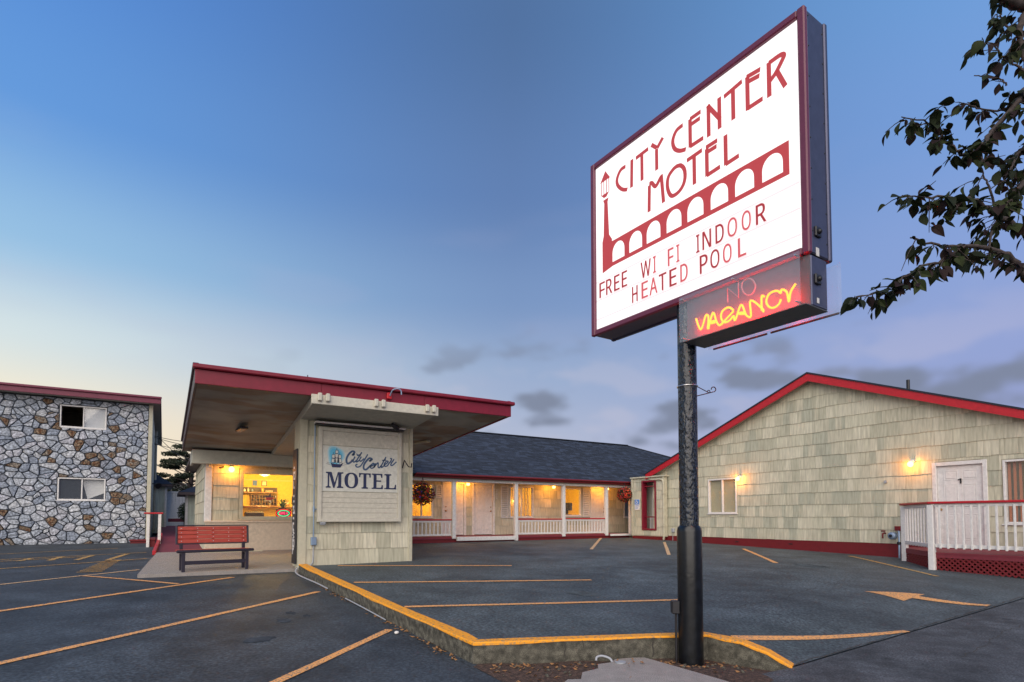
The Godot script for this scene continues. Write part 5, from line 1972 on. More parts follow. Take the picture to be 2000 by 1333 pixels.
# ---------------------------------------------------------------- the big sign on its pole
func build_pole_sign() -> void:
	var t := thing("motel_sign", "tall lit motel sign cabinet on a dark pole with a red neon panel below", "sign")
	var pole := []
	var n := 26
	for i in n + 1:
		pole.append(V(5.17, lerpf(1.5, 4.3, float(i) / n), 4.58))
	put("pole", tubed(pole, [0.107], 28), M.pole, t)
	put("sleeve", tubed([V(5.17, -0.1, 4.58), V(5.17, 0.05, 4.58), V(5.17, 0.8, 4.58), V(5.17, 1.49, 4.58), V(5.17, 1.53, 4.58), V(5.17, 1.56, 4.58)], [0.139, 0.139, 0.139, 0.139, 0.133, 0.112], 32), M.sleeve, t)
	var band := tubed(circle(V(5.17, 3.17, 4.58), 0.109, 28), [0.011], 6)
	put("band", band, M.steel, t)
	# the cabinet: x runs along its face to the right, y up, z out of the face
	var x := Transform3D(Basis(Vector3(0.043, 0, 0.99907), Vector3.UP, Vector3(-0.99907, 0, 0.043)), V(4.942, 4.131, 6.032))
	var m := MB.new()
	m.box(Vector3(0, 0.0, -0.36), Vector3(3.0, 2.37, -0.06), 0.012, x)
	put("cabinet", m.done(), M.cabinet, t)
	m = MB.new()
	ring(m, x, -0.012, -0.012, 3.012, 2.382, 0.075, -0.058, 0.004, 0.012)
	put("rim", m.done(), M.cabinet_rim, t)
	m = MB.new()
	m.box(Vector3(0.07, 0.07, -0.05), Vector3(2.93, 2.3, -0.03), 0.0, x)
	put("lit_face", m.done(), M.sign_face, t)
	m = MB.new()
	ring(m, x, -0.012, -0.012, 3.012, 2.382, 0.075, -0.42, -0.362, 0.012)
	put("back_rim", m.done(), M.cabinet, t)
	m = MB.new()
	m.box(Vector3(0.07, 0.07, -0.4), Vector3(2.93, 2.3, -0.38), 0.0, x)
	put("back_lit_face", m.done(), M.sign_face, t)
	var al := AreaLight3D.new()
	al.name = "sign_light"
	al.area_size = Vector2(2.84, 2.2)
	al.area_normalize_energy = false
	al.light_energy = 0.16
	al.light_color = Color(1.0, 0.98, 0.97)
	al.shadow_enabled = true
	add_child(al, true)
	al.transform = x * Transform3D(Basis(Vector3.UP, PI), Vector3(1.5, 1.185, -0.027))
	# the printed name and the bridge with its lamp
	var names := [
		"C:64,205 56,205 51,201 48,195 49,188 54,181 60,176 67,173", "I:75,208 74,172", "T:82,206 103,207|92,206 92,172", "Y:116,199 116,173|108,209 117,200|126,208 117,200",
		"C:156,206 147,205 142,199 141,192 144,184 151,178 160,175", "E:166,207 166,174|166,207 181,207|167,200 180,200|166,175 184,175", "N:191,208 191,172|190,208 206,183|205,208 205,173",
		"T:211,205 233,208|222,206 222,173", "E:239,209 239,173|238,209 254,207|240,203 253,201|239,175 256,175", "R:263,208 263,172|263,207 275,207 279,204 276,199 270,192 264,188|271,194 280,172",
		"M:103,127 104,160|104,162 108,161 114,154 122,161 125,161|123,162 126,128", "O:146,162 141,161 134,156 132,147 134,137 139,130 148,130 155,135 158,143 157,153 152,160 146,162",
		"T:161,161 182,162|171,161 171,128", "E:188,160 188,129|187,162 202,162|189,156 201,156|188,130 205,131", "L:212,162 212,129|212,130 228,131"]
	for s in names:
		m = MB.new()
		for l in read_strokes(s.get_slice(":", 1)):
			var pts: PackedVector2Array = PackedVector2Array(spline(Array(l), 5)) if l.size() > 4 else l
			if l[0].is_equal_approx(l[l.size() - 1]):
				pts[pts.size() - 1] = pts[0]
			m.stroke(pts, 0.046, x, -0.029, -0.024)
		put("letter", m.done(), M.sign_print, t)
	var bridge := MB.new()
	var us := [0.385, 0.69, 0.985, 1.3, 1.605, 1.92, 2.225, 2.535]
	var lo := 0.835
	var hi := 1.17
	bridge.prism(rect(0.2, lo, 2.82, 0.885), x, -0.029, -0.024)
	for i in us.size():
		var u0: float = us[i]
		var u1: float = u0 + 0.222
		var prev: float = 0.2 if i == 0 else us[i - 1] + 0.222
		bridge.prism(rect(prev, 0.8851, u0, hi), x, -0.029, -0.024)
		var arc := PackedVector2Array([Vector2(u0 + 0.0001, hi)])
		for k in 13:
			var a := PI * (1.0 - k / 12.0)
			arc.append(Vector2((u0 + u1) / 2 + cos(a) * 0.1109, 1.0 + sin(a) * 0.125))
		arc.append(Vector2(u1 - 0.0001, hi))
		bridge.prism(arc, x, -0.029, -0.024)
	bridge.prism(rect(2.7571, 0.8851, 2.82, hi), x, -0.029, -0.024)
	put("printed_bridge", bridge.done(), M.sign_print, t)
	m = MB.new()
	m.prism(PackedVector2Array([Vector2(0.2, 0.8), Vector2(0.383, 0.83), Vector2(0.383, 1.2), Vector2(0.33, 1.28), Vector2(0.305, 1.74), Vector2(0.325, 1.79), Vector2(0.22, 1.79), Vector2(0.24, 1.74), Vector2(0.225, 1.3), Vector2(0.2, 1.22)]), x, -0.0235, -0.022)
	m.prism(PackedVector2Array([Vector2(0.165, 2.05), Vector2(0.265, 2.18), Vector2(0.355, 2.05)]), x, -0.0235, -0.022)
	m.prism(PackedVector2Array([Vector2(0.185, 1.87), Vector2(0.235, 1.82), Vector2(0.285, 1.82), Vector2(0.335, 1.87)]), x, -0.0235, -0.022)
	for u in [0.185, 0.235, 0.285, 0.332]:
		m.prism(rect(u - 0.006, 1.87, u + 0.006, 2.05), x, -0.0234, -0.0221)
	put("printed_lamp", m.done(), M.sign_print, t)
	# the rails and loose letters of the message board
	for v in [0.2, 0.455, 0.71]:
		m = MB.new()
		m.box(Vector3(0.08, v - 0.012, -0.029), Vector3(2.92, v + 0.008, -0.018), 0.003, x)
		put("letter_rail", m.done(), M.sign_rail, t)
	var rows := [["F", 0.15, 0.25, 0.475, 1], ["R", 0.28, 0.39, 0.475, 1], ["E", 0.43, 0.525, 0.475, 1], ["E", 0.57, 0.66, 0.475, 1], ["W", 0.9, 1.06, 0.475, 1], ["I", 1.1, 1.14, 0.475, 0], ["F", 1.33, 1.41, 0.475, 0], ["I", 1.455, 1.495, 0.475, 0],
		["I", 1.735, 1.775, 0.475, 1], ["N", 1.82, 1.93, 0.475, 1], ["D", 1.99, 2.09, 0.475, 1], ["O", 2.14, 2.25, 0.475, 0], ["O", 2.31, 2.41, 0.475, 0], ["R", 2.47, 2.58, 0.475, 1],
		["H", 0.75, 0.84, 0.22, 1], ["E", 0.91, 1.01, 0.22, 0], ["A", 1.04, 1.16, 0.22, 0], ["T", 1.19, 1.3, 0.22, 1], ["E", 1.35, 1.45, 0.22, 1], ["D", 1.51, 1.61, 0.22, 0], ["P", 1.78, 1.88, 0.22, 1], ["O", 1.92, 2.03, 0.22, 1], ["O", 2.08, 2.18, 0.22, 0], ["L", 2.26, 2.35, 0.22, 0]]
	for q in rows:
		var o := part("board_letter", t)
		for k in 2:
			var tm := TextMesh.new()
			tm.text = q[0]
			tm.font = face_font("Droid Sans", 400 if k == 1 else 700)
			tm.font_size = 32
			tm.pixel_size = 0.01
			tm.depth = 0.02
			var grow := 0.012 if k == 0 else 0.0
			fit_text(["clear_plate", "red_stroke"][k], tm, rect(q[1] - grow, q[3] - grow, q[2] + grow, q[3] + 0.2 + grow), x, [-0.02, -0.013][k], M.sign_rail if k == 0 else (M.sign_letter if q[4] == 1 else M.sign_letter_faint), o)
	# rivets, vents and labels on the end of the cabinet
	for i in 8:
		for z in [-0.085, -0.335]:
			m = MB.new()
			m.ball(x * Vector3(3.0, 0.15 + 0.3 * i + (0.0 if z < -0.2 else 0.07), z), Vector3(0.009, 0.009, 0.006), 8, 4)
			put("rivet", m.done(), M.black, t)
	for q in [[0.22, -0.16], [-0.24, -0.14]]:
		m = MB.new()
		m.box(Vector3(2.999, q[0] - 0.05, q[1] - 0.05), Vector3(3.02, q[0] + 0.05, q[1] + 0.05), 0.008, x * Transform3D(Basis(), Vector3.ZERO))
		m.ball(x * Vector3(3.025, q[0], q[1]), Vector3(0.025, 0.025, 0.025), 10, 6)
		put("vent_cap", m.done(), M.black, t)
	for q in [[0.03, -0.16, 0.05, 0.08], [-0.44, -0.15, 0.035, 0.05]]:
		m = MB.new()
		m.box(Vector3(3.0, q[0] - q[3] / 2, q[1] - q[2] / 2), Vector3(3.004, q[0] + q[3] / 2, q[1] + q[2] / 2), 0.0, x)
		put("paper_label", m.done(), M.white, t)
	# the neon box under the cabinet
	var v := part("neon_box", t)
	m = MB.new()
	m.box(Vector3(1.6, -0.5, -0.33), Vector3(2.998, -0.014, -0.05), 0.01, x)
	put("housing", m.done(), M.cabinet, v)
	m = MB.new()
	m.box(Vector3(1.57, -0.5, -0.049), Vector3(2.99, -0.014, -0.04), 0.0, x)
	put("backplate", m.done(), M.sheet_metal, v)
	m = MB.new()
	m.box(Vector3(1.58, -0.512, -0.33), Vector3(2.998, -0.501, 0.055), 0.003, x)
	put("tray", m.done(), M.sheet_metal, v)
	for k in 2:
		m = MB.new()
		var z: float = [0.075, -0.43][k]
		m.box(Vector3(1.56, -0.51, z), Vector3([2.96, 3.08][k], 0.0 if k == 0 else -0.04, z + 0.006), 0.0, x)
		put("clear_cover", m.done(), M.acrylic, v)
	for q in [[1.6, -0.03], [1.6, -0.47], [2.92, -0.03], [2.92, -0.47], [2.25, -0.02]]:
		put("bolt", tubed([x * Vector3(q[0], q[1], -0.04), x * Vector3(q[0], q[1], 0.09)], [0.009], 8), M.steel, v)
	for q in [[1.62, 2.3], [2.34, 3.05]]:
		m = MB.new()
		m.box(Vector3(q[0], -0.525, -0.445), Vector3(q[1], -0.505, -0.43), 0.003, x)
		put("cover_channel", m.done(), M.sheet_metal, v)
	var lit := read_strokes("175,-28 181,-42 187,-30 189,-28 191,-30 191,-36 190,-43 192,-43|191,-43 197,-28 201,-38 203,-42 205,-44 209,-43|202,-39 195,-39 196,-37 201,-38|206,-44 214,-39 222,-34|222,-33 218,-29 214,-28 209,-30 207,-35 209,-41 213,-43 218,-42 222,-39 224,-44 231,-30 236,-41 238,-44 242,-45 242,-29 255,-42 255,-45|236,-41 229,-39 230,-38 235,-39|254,-43 254,-29 257,-30|274,-38 272,-42 267,-44 262,-42 259,-36 261,-30 266,-28 271,-29 274,-32 275,-29 280,-33 282,-43 284,-34 289,-28")
	for l in lit:
		var pts := []
		for p in spline(Array(l), 5):
			pts.append(x * Vector3(p.x, p.y, 0.03))
		put("lit_tube", tubed(pts, [0.0105], 7), M.neon_lit, v)
		var far := []
		for p in pts:
			var q: Vector3 = x.affine_inverse() * p
			far.append(x * Vector3(4.56 - q.x, q.y, -0.385))
		put("lit_tube", tubed(far, [0.0105], 6), M.neon_lit, v)
	for l in read_strokes("215,-22 215,-7 228,-21 228,-6|247,-14 245,-10 241,-6 237,-5 234,-6 232,-9 232,-13 234,-18 238,-22 242,-23 245,-21 247,-17 247,-14"):
		var pts := []
		for p in (spline(Array(l), 4) if l.size() > 5 else Array(l)):
			pts.append(x * Vector3(p.x, p.y, 0.025))
		put("unlit_tube", tubed(pts, [0.0075], 7), M.neon_dark, v)
	for i in 5:
		lamp_light("neon_light", x * Vector3(1.8 + 0.25 * i, -0.37, 0.012), Color(1.0, 0.02, 0.045), 0.15, 0.02)
	lamp_light("neon_light", x * Vector3(2.5, -0.44, 0.045), Color(1.0, 0.02, 0.04), 0.3, 0.03)
	for i in 3:
		lamp_light("neon_light", x * Vector3(1.85 + 0.4 * i, -0.37, -0.385), Color(1.0, 0.02, 0.045), 0.25, 0.02)
	# meter box with its conduit on the pole
	var o := thing("meter_box", "small black box with a conduit on the side of the sign pole", "box")
	var side := Vector3(-0.86, 0, 0.0).normalized()
	var c := V(5.17, 0.63, 4.58) + Vector3(-0.82, 0, -0.57).normalized() * 0.17
	var turn := Basis(Vector3.UP, -0.6)
	m = MB.new()
	m.box(Vector3(-0.045, -0.075, -0.05), Vector3(0.045, 0.075, 0.05), 0.01, Transform3D(turn, c))
	put("box", m.done(), M.black, o)
	put("conduit", tubed([c + Vector3(0.01, -0.07, 0), c + Vector3(0.01, -0.4, 0), c + Vector3(0.012, -0.68, 0)], [0.014], 8), M.black, o)
	# scroll bracket
	o = thing("scroll_bracket", "black wrought-iron scroll bracket clamped to the sign pole", "bracket")
	var r := V(0.854, 0, -0.52).normalized()
	c = V(5.17, 3.06, 4.58) + r * 0.1
	put("arm", tubed([c, c + r * 0.2 + Vector3(0, 0.05, 0)], [0.006], 6), M.iron, o)
	put("brace", tubed([c + Vector3(0, 0.12, 0), c + r * 0.15 + Vector3(0, 0.04, 0)], [0.005], 6), M.iron, o)
	var sc := []
	var sc2 := []
	for i in 15:
		var a := -1.4 + i * 0.34
		var rad := 0.032 * (1.0 - i * 0.022)
		sc.append(c + r * (0.2 + cos(a) * rad) + Vector3(0, 0.082 + sin(a) * rad, 0))
		sc2.append(c + r * (0.145 + cos(a) * rad * 0.55) + Vector3(0, 0.055 + sin(a) * rad * 0.55, 0))
	put("scroll", tubed(sc, [0.006], 6), M.iron, o)
	put("scroll", tubed(sc2, [0.005], 6), M.iron, o)


# ---------------------------------------------------------------- the painted sign on the pier
func build_pier_sign() -> void:
	var t := thing("pier_sign", "cream framed motel sign with a sailing ship hung on the shingled pier", "sign")
	var x := frame_of(V(0, 0, 13.15), Vector3(0, 0, 1))
	var m := MB.new()
	m.box(Vector3(2.95, 1.57, -0.13), Vector3(4.85, 3.68, -0.02), 0.006, x)
	put("case", m.done(), M.siding, t)
	m = MB.new()
	ring(m, x, 2.93, 1.555, 4.87, 3.695, 0.085, -0.12, 0.03, 0.008)
	put("frame", m.done(), M.sign_panel, t)
	m = MB.new()
	m.box(Vector3(3.016, 3.29, -0.019), Vector3(4.784, 3.608, 0.0), 0.004, x)
	put("upper_panel", m.done(), M.sign_panel, t)
	m = MB.new()
	m.box(Vector3(3.016, 2.245, -0.019), Vector3(4.784, 3.282, 0.0), 0.004, x)
	put("painted_panel", m.done(), M.sign_white, t)
	var ys := [1.642, 1.76, 1.875, 1.99, 2.105, 2.235]
	for i in 5:
		m = MB.new()
		m.box(Vector3(3.016, ys[i], -0.019), Vector3(4.784, ys[i + 1] - 0.004, 0.0 + 0.002 * (i % 2)), 0.003, x)
		put("board", m.done(), M.sign_panel, t)
	var tx := x.translated_local(Vector3(0, 0, 0.0))
	# the ship on its blue patch
	var patch := [PackedVector2Array(), PackedVector2Array(), PackedVector2Array()]
	for i in 24:
		var a := TAU * i / 24.0
		var wob := 1.0 + 0.12 * sin(a * 3.0 + 1.0)
		for k in 3:
			var s: float = [1.12, 0.95, 0.78][k]
			patch[k].append(Vector2(3.31 + 0.17 * s * wob * cos(a), 3.05 + 0.215 * s * wob * sin(a)))
	for k in 3:
		m = MB.new()
		m.prism(Geometry2D.intersect_polygons(patch[k], rect(3.09, 2.83, 3.6, 3.276))[0], tx, 0.0005 + 0.0006 * k, 0.001 + 0.0006 * k)
		put("blue_patch", m.done(), mat("patch_%d" % k, lin(0.58, 0.62, 0.6).lerp(M.cyan.albedo_color, [0.35, 0.7, 1.0][k]), 0.55), t)
	m = MB.new()
	m.prism(PackedVector2Array([Vector2(3.2, 2.9), Vector2(3.235, 2.79), Vector2(3.42, 2.79), Vector2(3.465, 2.86), Vector2(3.48, 2.905), Vector2(3.42, 2.865), Vector2(3.26, 2.87)]), tx, 0.0024, 0.0034)
	for q in [[3.265, 2.87, 3.14], [3.335, 2.87, 3.235], [3.4, 2.87, 3.13]]:
		m.prism(rect(q[0] - 0.004, q[1], q[0] + 0.004, q[2]), tx, 0.0024, 0.003)
	for l in read_strokes("310,287 325,283|342,283 356,287|345,288 358,292|312,289 322,288"):
		m.stroke(l, 0.006, tx, 0.0024, 0.003)
	put("ship_hull", m.done(), M.navy, t)
	for q in [[3.265, 2.9, 0.1, 0.09], [3.265, 3.0, 0.08, 0.08], [3.335, 2.9, 0.11, 0.1], [3.335, 3.01, 0.09, 0.09], [3.335, 3.11, 0.07, 0.07], [3.4, 2.9, 0.1, 0.09], [3.4, 3.0, 0.08, 0.08]]:
		var w: float = q[2] / 2.0
		var sail := PackedVector2Array([Vector2(q[0] - w, q[1] + 0.01), Vector2(q[0], q[1] - 0.004), Vector2(q[0] + w, q[1] + 0.012), Vector2(q[0] + w * 0.8, q[1] + q[3]), Vector2(q[0] - w * 0.8, q[1] + q[3])])
		m = MB.new()
		m.prism(sail, tx, 0.0035, 0.0042)
		put("ship_sail", m.done(), M.sign_white, t)
		sail.append(sail[0])
		m = MB.new()
		m.stroke(sail, 0.008, tx, 0.0043, 0.005)
		put("sail_outline", m.done(), M.navy, t)
	# brush-script lettering
	var script := "374,312 370,310 374,316 369,318 361,311 356,301 356,293 359,289 366,293 370,299|375,306 371,296 373,293 378,297|380,313 379,311|391,317 379,297 380,294 385,298|379,309 389,311|390,307 386,299 389,296 397,303|405,313 393,292 387,284 380,282 377,286 381,289|413,299 410,298 415,302 409,304 401,296 396,287 396,279 401,277 407,282 413,288|412,285 418,288 420,292 417,292 412,286 413,281 418,282 423,288|424,293 420,283|420,283 426,291 430,294 430,285 433,283 438,289|449,309 438,288 439,284 445,289|440,300 449,302|445,290 452,295 454,299 450,299 445,292 447,287 453,289 458,297|459,306 463,305 459,296|469,305 461,292 465,290 475,299"
	var stroke_at := 0
	for l in read_strokes(script):
		m = MB.new()
		var broad := 0.044 if stroke_at in [0, 7] else 0.031
		stroke_at += 1
		m.stroke(PackedVector2Array(spline(Array(l), 6)) if l.size() > 2 else l, broad, tx, 0.0, 0.003)
		put("script_stroke", m.done(), M.slate_blue, t)
	var word := [["M", 3.1, 3.49], ["O", 3.515, 3.83], ["T", 3.85, 4.125], ["E", 4.15, 4.42], ["L", 4.455, 4.745]]
	for q in word:
		var tm := TextMesh.new()
		tm.text = q[0]
		tm.font = face_font("Droid Serif", 700)
		tm.font_size = 64
		tm.pixel_size = 0.01
		tm.depth = 0.02
		fit_text("letter", tm, rect(q[1], 2.325, q[2], 2.685), tx, 0.0, M.navy, t)
	var o := thing("light_hood", "cream hooded strip light along the top of the pier sign", "lamp")
	bx("hood", 2.82, 4.9, 3.745, 3.785, 12.93, 13.16, M.white, o, 0.012)
	bx("reflector", 2.84, 4.88, 3.715, 3.744, 12.96, 13.15, M.black, o)
	bx("bracket", 2.9, 2.96, 3.786, 3.81, 13.0, 13.3, M.black, o)
	bx("bracket", 4.74, 4.8, 3.786, 3.81, 13.0, 13.3, M.black, o)
	o = thing("conduit", "blue-grey electrical conduit with a box down the left of the pier", "pipe")
	put("pipe", tubed([V(2.87, 3.8, 13.24), V(2.87, 2.3, 13.24), V(2.87, 1.14, 13.24)], [0.014], 8), M.galvanised, o)
	put("lower_pipe", tubed([V(2.87, 1.14, 13.24), V(2.87, 0.75, 13.24), V(2.86, 0.66, 13.23), V(2.8, 0.58, 13.2)], [0.014], 8), M.white_pipe, o)
	bx("outlet_box", 2.81, 2.93, 1.04, 1.22, 13.18, 13.26, M.galvanised, o, 0.01)
	put("side_pipe", tubed([V(2.87, 1.84, 13.24), V(2.98, 1.84, 13.24)], [0.014], 8), M.galvanised, o)
	put("coupling", tubed([V(2.87, 1.78, 13.24), V(2.87, 1.9, 13.24)], [0.026], 8), M.galvanised, o)
	o = thing("under_lamp", "small lamp fixture under the bottom edge of the pier sign", "lamp")
	bx("housing", 2.98, 3.1, 1.51, 1.55, 13.08, 13.2, M.grey, o, 0.01)
	bx("lens", 2.99, 3.09, 1.49, 1.509, 13.09, 13.19, M.white_pipe, o, 0.008)


# ---------------------------------------------------------------- the bench
func build_bench() -> void:
	var t := thing("bench", "red slatted bench with a dark frame on the slab before the office", "bench", "", V(1.0, 0.505, 13.95), 0.1)
	var red: Material = M.bench_red
	var dark: Material = M.bench_frame
	for s in [-1.0, 1.0]:
		put("leg", boxed(Vector3(s * 0.62 - 0.032, 0, -0.07), Vector3(s * 0.62 + 0.032, 0.41, 0.0), 0.006), dark, t)
		put("leg", boxed(Vector3(s * 0.62 - 0.03, 0, -0.42), Vector3(s * 0.62 + 0.03, 0.6, -0.36), 0.006), dark, t)
		put("seat_bearer", boxed(Vector3(s * 0.62 - 0.03, 0.37, -0.36), Vector3(s * 0.62 + 0.03, 0.41, -0.07), 0.004), dark, t)
	put("stretcher", boxed(Vector3(-0.59, 0.15, -0.05), Vector3(0.59, 0.23, -0.02), 0.005), dark, t)
	put("seat_edge", boxed(Vector3(-0.76, 0.405, -0.03), Vector3(0.76, 0.465, 0.03), 0.018), dark, t)
	for i in 4:
		put("seat_slat", boxed(Vector3(-0.73, 0.425, -0.13 - 0.095 * i), Vector3(0.73, 0.462, -0.045 - 0.095 * i), 0.008), red, t)
	var tilt := Transform3D(Basis(Vector3.RIGHT, -0.16), Vector3(0, 0.57, -0.4))
	for i in 4:
		var o := put("back_slat", boxed(Vector3(-0.69, 0.02 + 0.093 * i, 0.0), Vector3(0.69, 0.106 + 0.093 * i, 0.034), 0.008), red, t, tilt)
		for k in 5:
			put("screw", boxed(Vector3(-0.62 + 0.31 * k - 0.009, 0.055 + 0.093 * i, 0.03), Vector3(-0.62 + 0.31 * k + 0.009, 0.073 + 0.093 * i, 0.037), 0.003), M.steel, o)
	for s in [-1.0, 1.0]:
		put("back_post", boxed(Vector3(s * 0.62 - 0.03, -0.2, -0.045), Vector3(s * 0.62 + 0.03, 0.36, -0.001), 0.005), dark, t, tilt)
		put("back_end", boxed(Vector3(s * 0.71 - 0.018, 0.0, -0.01), Vector3(s * 0.71 + 0.018, 0.405, 0.045), 0.006), dark, t, tilt)
	put("back_batten", boxed(Vector3(-0.025, 0.02, -0.03), Vector3(0.025, 0.38, -0.001), 0.004), dark, t, tilt)
	for y in [-0.005, 0.397]:
		put("back_rail", boxed(Vector3(-0.692, y, -0.008), Vector3(0.692, y + 0.02, 0.042), 0.005), dark, t, tilt)


# ---------------------------------------------------------------- lamps on the walls
func wall_lamp(p: Vector3, dn: Vector3, e: float, r: float, label: String) -> void:
	var o := thing("wall_lamp", label, "lamp")
	var x := frame_of(p, dn)
	var m := MB.new()
	m.tube([x * Vector3(0, 0.06, 0.0), x * Vector3(0, 0.06, 0.03)], [0.055], 14)
	m.tube([x * Vector3(0, 0.06, 0.03), x * Vector3(0, 0.075, 0.08), x * Vector3(0, 0.06, 0.1)], [0.016], 8)
	m.tube([x * Vector3(0, 0.045, 0.1), x * Vector3(0, 0.085, 0.1)], [r * 0.8, r * 0.5], 12)
	put("mount", m.done(), M.white, o)
	m = MB.new()
	m.ball(x * Vector3(0, -0.02, 0.13), Vector3(r, r * 1.05, r), 14, 9)
	put("globe", m.done(), M.lamp_glow, o)
	lamp_light("wall_lamp_light", x * Vector3(0, -0.02, 0.13), Color(1.0, 0.6, 0.18), e, r)


func build_lamps() -> void:
	wall_lamp(V(1.72, 3.12, 19.17), Vector3(0, 0, 1), 0.85, 0.085, "glowing globe lamp on the office wall under the canopy")
	wall_lamp(V(17.17, 3.02, 12.92), Vector3(-1, 0, 0), 0.52, 0.07, "glowing wall lamp beside the white sliding window of the gable house")
	wall_lamp(V(17.17, 3.1, 7.52), Vector3(-1, 0, 0), 0.52, 0.075, "glowing wall lamp between the gable wall's blank shingles and door 1")


# ---------------------------------------------------------------- small things on walls and ground
func build_small_things() -> void:
	var m := MB.new()
	# ceiling fixtures under the canopy
	var o := thing("canopy_fixture", "dark rectangular lamp fixture on the left of the canopy ceiling", "lamp")
	var n := Vector3(0, -1, -0.0625).normalized()
	var x := Transform3D(Basis(Vector3(1, 0, 0), n.cross(Vector3(1, 0, 0)), n), V(1.59, soffit(15.6), 15.6))
	m.box(Vector3(-0.09, -0.78, 0.0), Vector3(0.09, 0.78, 0.05), 0.01, x)
	put("housing", m.done(), M.black, o)
	for i in 3:
		m = MB.new()
		m.box(Vector3(-0.055, -0.66 + 0.46 * i, 0.05), Vector3(0.055, -0.28 + 0.46 * i, 0.058), 0.004, x)
		put("lens", m.done(), M.grey, o)
	o = thing("canopy_tube_lamp", "pale strip lamp on the right of the canopy ceiling", "lamp")
	m = MB.new()
	x.origin = V(6.32, soffit(15.5), 15.5)
	m.box(Vector3(-0.06, -0.6, 0.0), Vector3(0.06, 0.6, 0.06), 0.012, x)
	put("housing", m.done(), M.siding, o)
	m = MB.new()
	m.box(Vector3(-0.05, -0.68, 0.01), Vector3(0.05, -0.601, 0.055), 0.008, x)
	put("end_cap", m.done(), M.white, o)
	# gooseneck lamp on the fascia
	o = thing("gooseneck_lamp", "small red box with a curved grey gooseneck on the canopy fascia", "lamp")
	bx("box", 3.98, 4.08, 4.16, 4.29, 11.6, 11.68, M.red, o, 0.01)
	put("neck", tubed(spline([V(4.03, 4.22, 11.58), V(4.06, 4.33, 11.5), V(4.16, 4.36, 11.45), V(4.22, 4.32, 11.44), V(4.23, 4.24, 11.44)], 4), [0.014], 7), M.galvanised, o)
	tag(put("roof_spike", tubed([V(2.42, 4.4, 11.9), V(2.42, 4.52, 11.9)], [0.01], 6), M.iron), "thin short spike on the top edge of the canopy", "spike")
	# floodlight over the pier sign
	o = thing("floodlight", "black floodlight hanging under the canopy beam over the pier sign", "lamp")
	put("stem", tubed([V(4.56, 3.9, 12.8), V(4.56, 3.8, 12.8)], [0.018], 8), M.grey, o)
	put("head", tubed([V(4.5, 3.83, 12.78), V(4.58, 3.79, 12.82), V(4.66, 3.75, 12.86)], [0.035, 0.06, 0.07], 14), M.black, o)
	# plant hook on the pier
	o = thing("plant_hook", "black zigzag iron hook on the right edge of the pier sign", "hook")
	put("iron", tubed([V(4.93, 2.86, 13.22), V(4.93, 3.03, 13.1), V(5.0, 2.87, 13.0), V(5.05, 2.86, 12.95), V(5.05, 2.95, 12.92)], [0.014], 6), M.iron, o)
	# cameras at the office corner
	for q in [[1.18, 3.2, 19.05, "white security camera at the corner of the office eave"], [1.5, 3.16, 19.1, "small dark security camera left of the office wall lamp"]]:
		o = thing("security_camera", q[3], "camera")
		var dark: bool = q[0] > 1.3
		put("body", tubed([V(q[0] - 0.1, q[1] - 0.03, q[2] - 0.14), V(q[0], q[1], q[2])], [0.04 if not dark else 0.03], 10), M.white if not dark else M.black, o)
		put("arm", tubed([V(q[0], q[1], q[2]), V(q[0] + 0.03, q[1] + 0.05, q[2] + 0.1)], [0.012], 6), M.grey, o)
	# floodlight on the side of the stone building
	o = thing("side_floodlight", "black floodlight on the side wall of the stone building", "lamp")
	put("head", tubed([V(-0.2, 3.0, 28.6), V(-0.3, 3.08, 28.75)], [0.13, 0.06], 12), M.black, o)
	put("arm", tubed([V(-0.44, 3.1, 28.8), V(-0.28, 3.08, 28.75)], [0.025], 6), M.black, o)
	put("side_downpipe", tubed([V(-0.38, 1.0, 33.0), V(-0.38, 5.9, 33.0)], [0.05], 8), M.siding, o)
	# parking sign on the entry block
	o = thing("parking_sign", "blue and white disabled parking sign on the shingled entry block", "sign")
	x = frame_of(V(16.94, 0, 0), Vector3(-1, 0, 0))
	m = MB.new()
	m.box(Vector3(-17.93, 1.97, -0.012), Vector3(-17.64, 2.42, 0.0), 0.003, x)
	put("plate", m.done(), M.white, o)
	m = MB.new()
	m.box(Vector3(-17.92, 2.2, 0.0), Vector3(-17.65, 2.41, 0.003), 0.0, x)
	put("blue_field", m.done(), M.sign_blue, o)
	m = MB.new()
	for l in read_strokes("-5,8 -4,3 2,3 4,-3 7,-3|-4,5 1,5|-5,2 -7,-1 -6,-5 -2,-7 2,-5 3,-3"):
		for i in l.size():
			l[i] += Vector2(-17.79, 2.31)
		m.stroke(l, 0.018, x, 0.003, 0.0045)
	put("symbol", m.done(), M.white, o)
	for i in 3:
		m = MB.new()
		m.box(Vector3(-17.89, 2.14 - 0.06 * i, 0.0), Vector3(-17.68 - 0.03 * i, 2.16 - 0.06 * i, 0.002), 0.0, x)
		put("text_line", m.done(), M.sign_blue, o)
	# gas meter, hose tap, vent and outlet on the gable wall
	o = thing("gas_meter", "grey gas meter with pipes at the end of the red deck", "meter")
	m = MB.new()
	m.tube([V(17.05, 1.16, 7.98), V(16.92, 1.16, 7.98)], [0.1], 16)
	m.ball(V(16.92, 1.16, 7.98), Vector3(0.04, 0.1, 0.1), 14, 8)
	put("body", m.done(), M.galvanised, o)
	put("dial", tubed([V(16.9, 1.16, 7.98), V(16.86, 1.16, 7.98)], [0.04], 12), M.black, o)
	put("pipe", tubed([V(16.98, 0.45, 7.82), V(16.98, 1.3, 7.82), V(16.98, 1.36, 7.86), V(17.05, 1.36, 7.95)], [0.026], 8), M.galvanised, o)
	put("pipe", tubed([V(17.02, 0.45, 7.74), V(17.02, 1.1, 7.74)], [0.024], 8), M.grey, o)
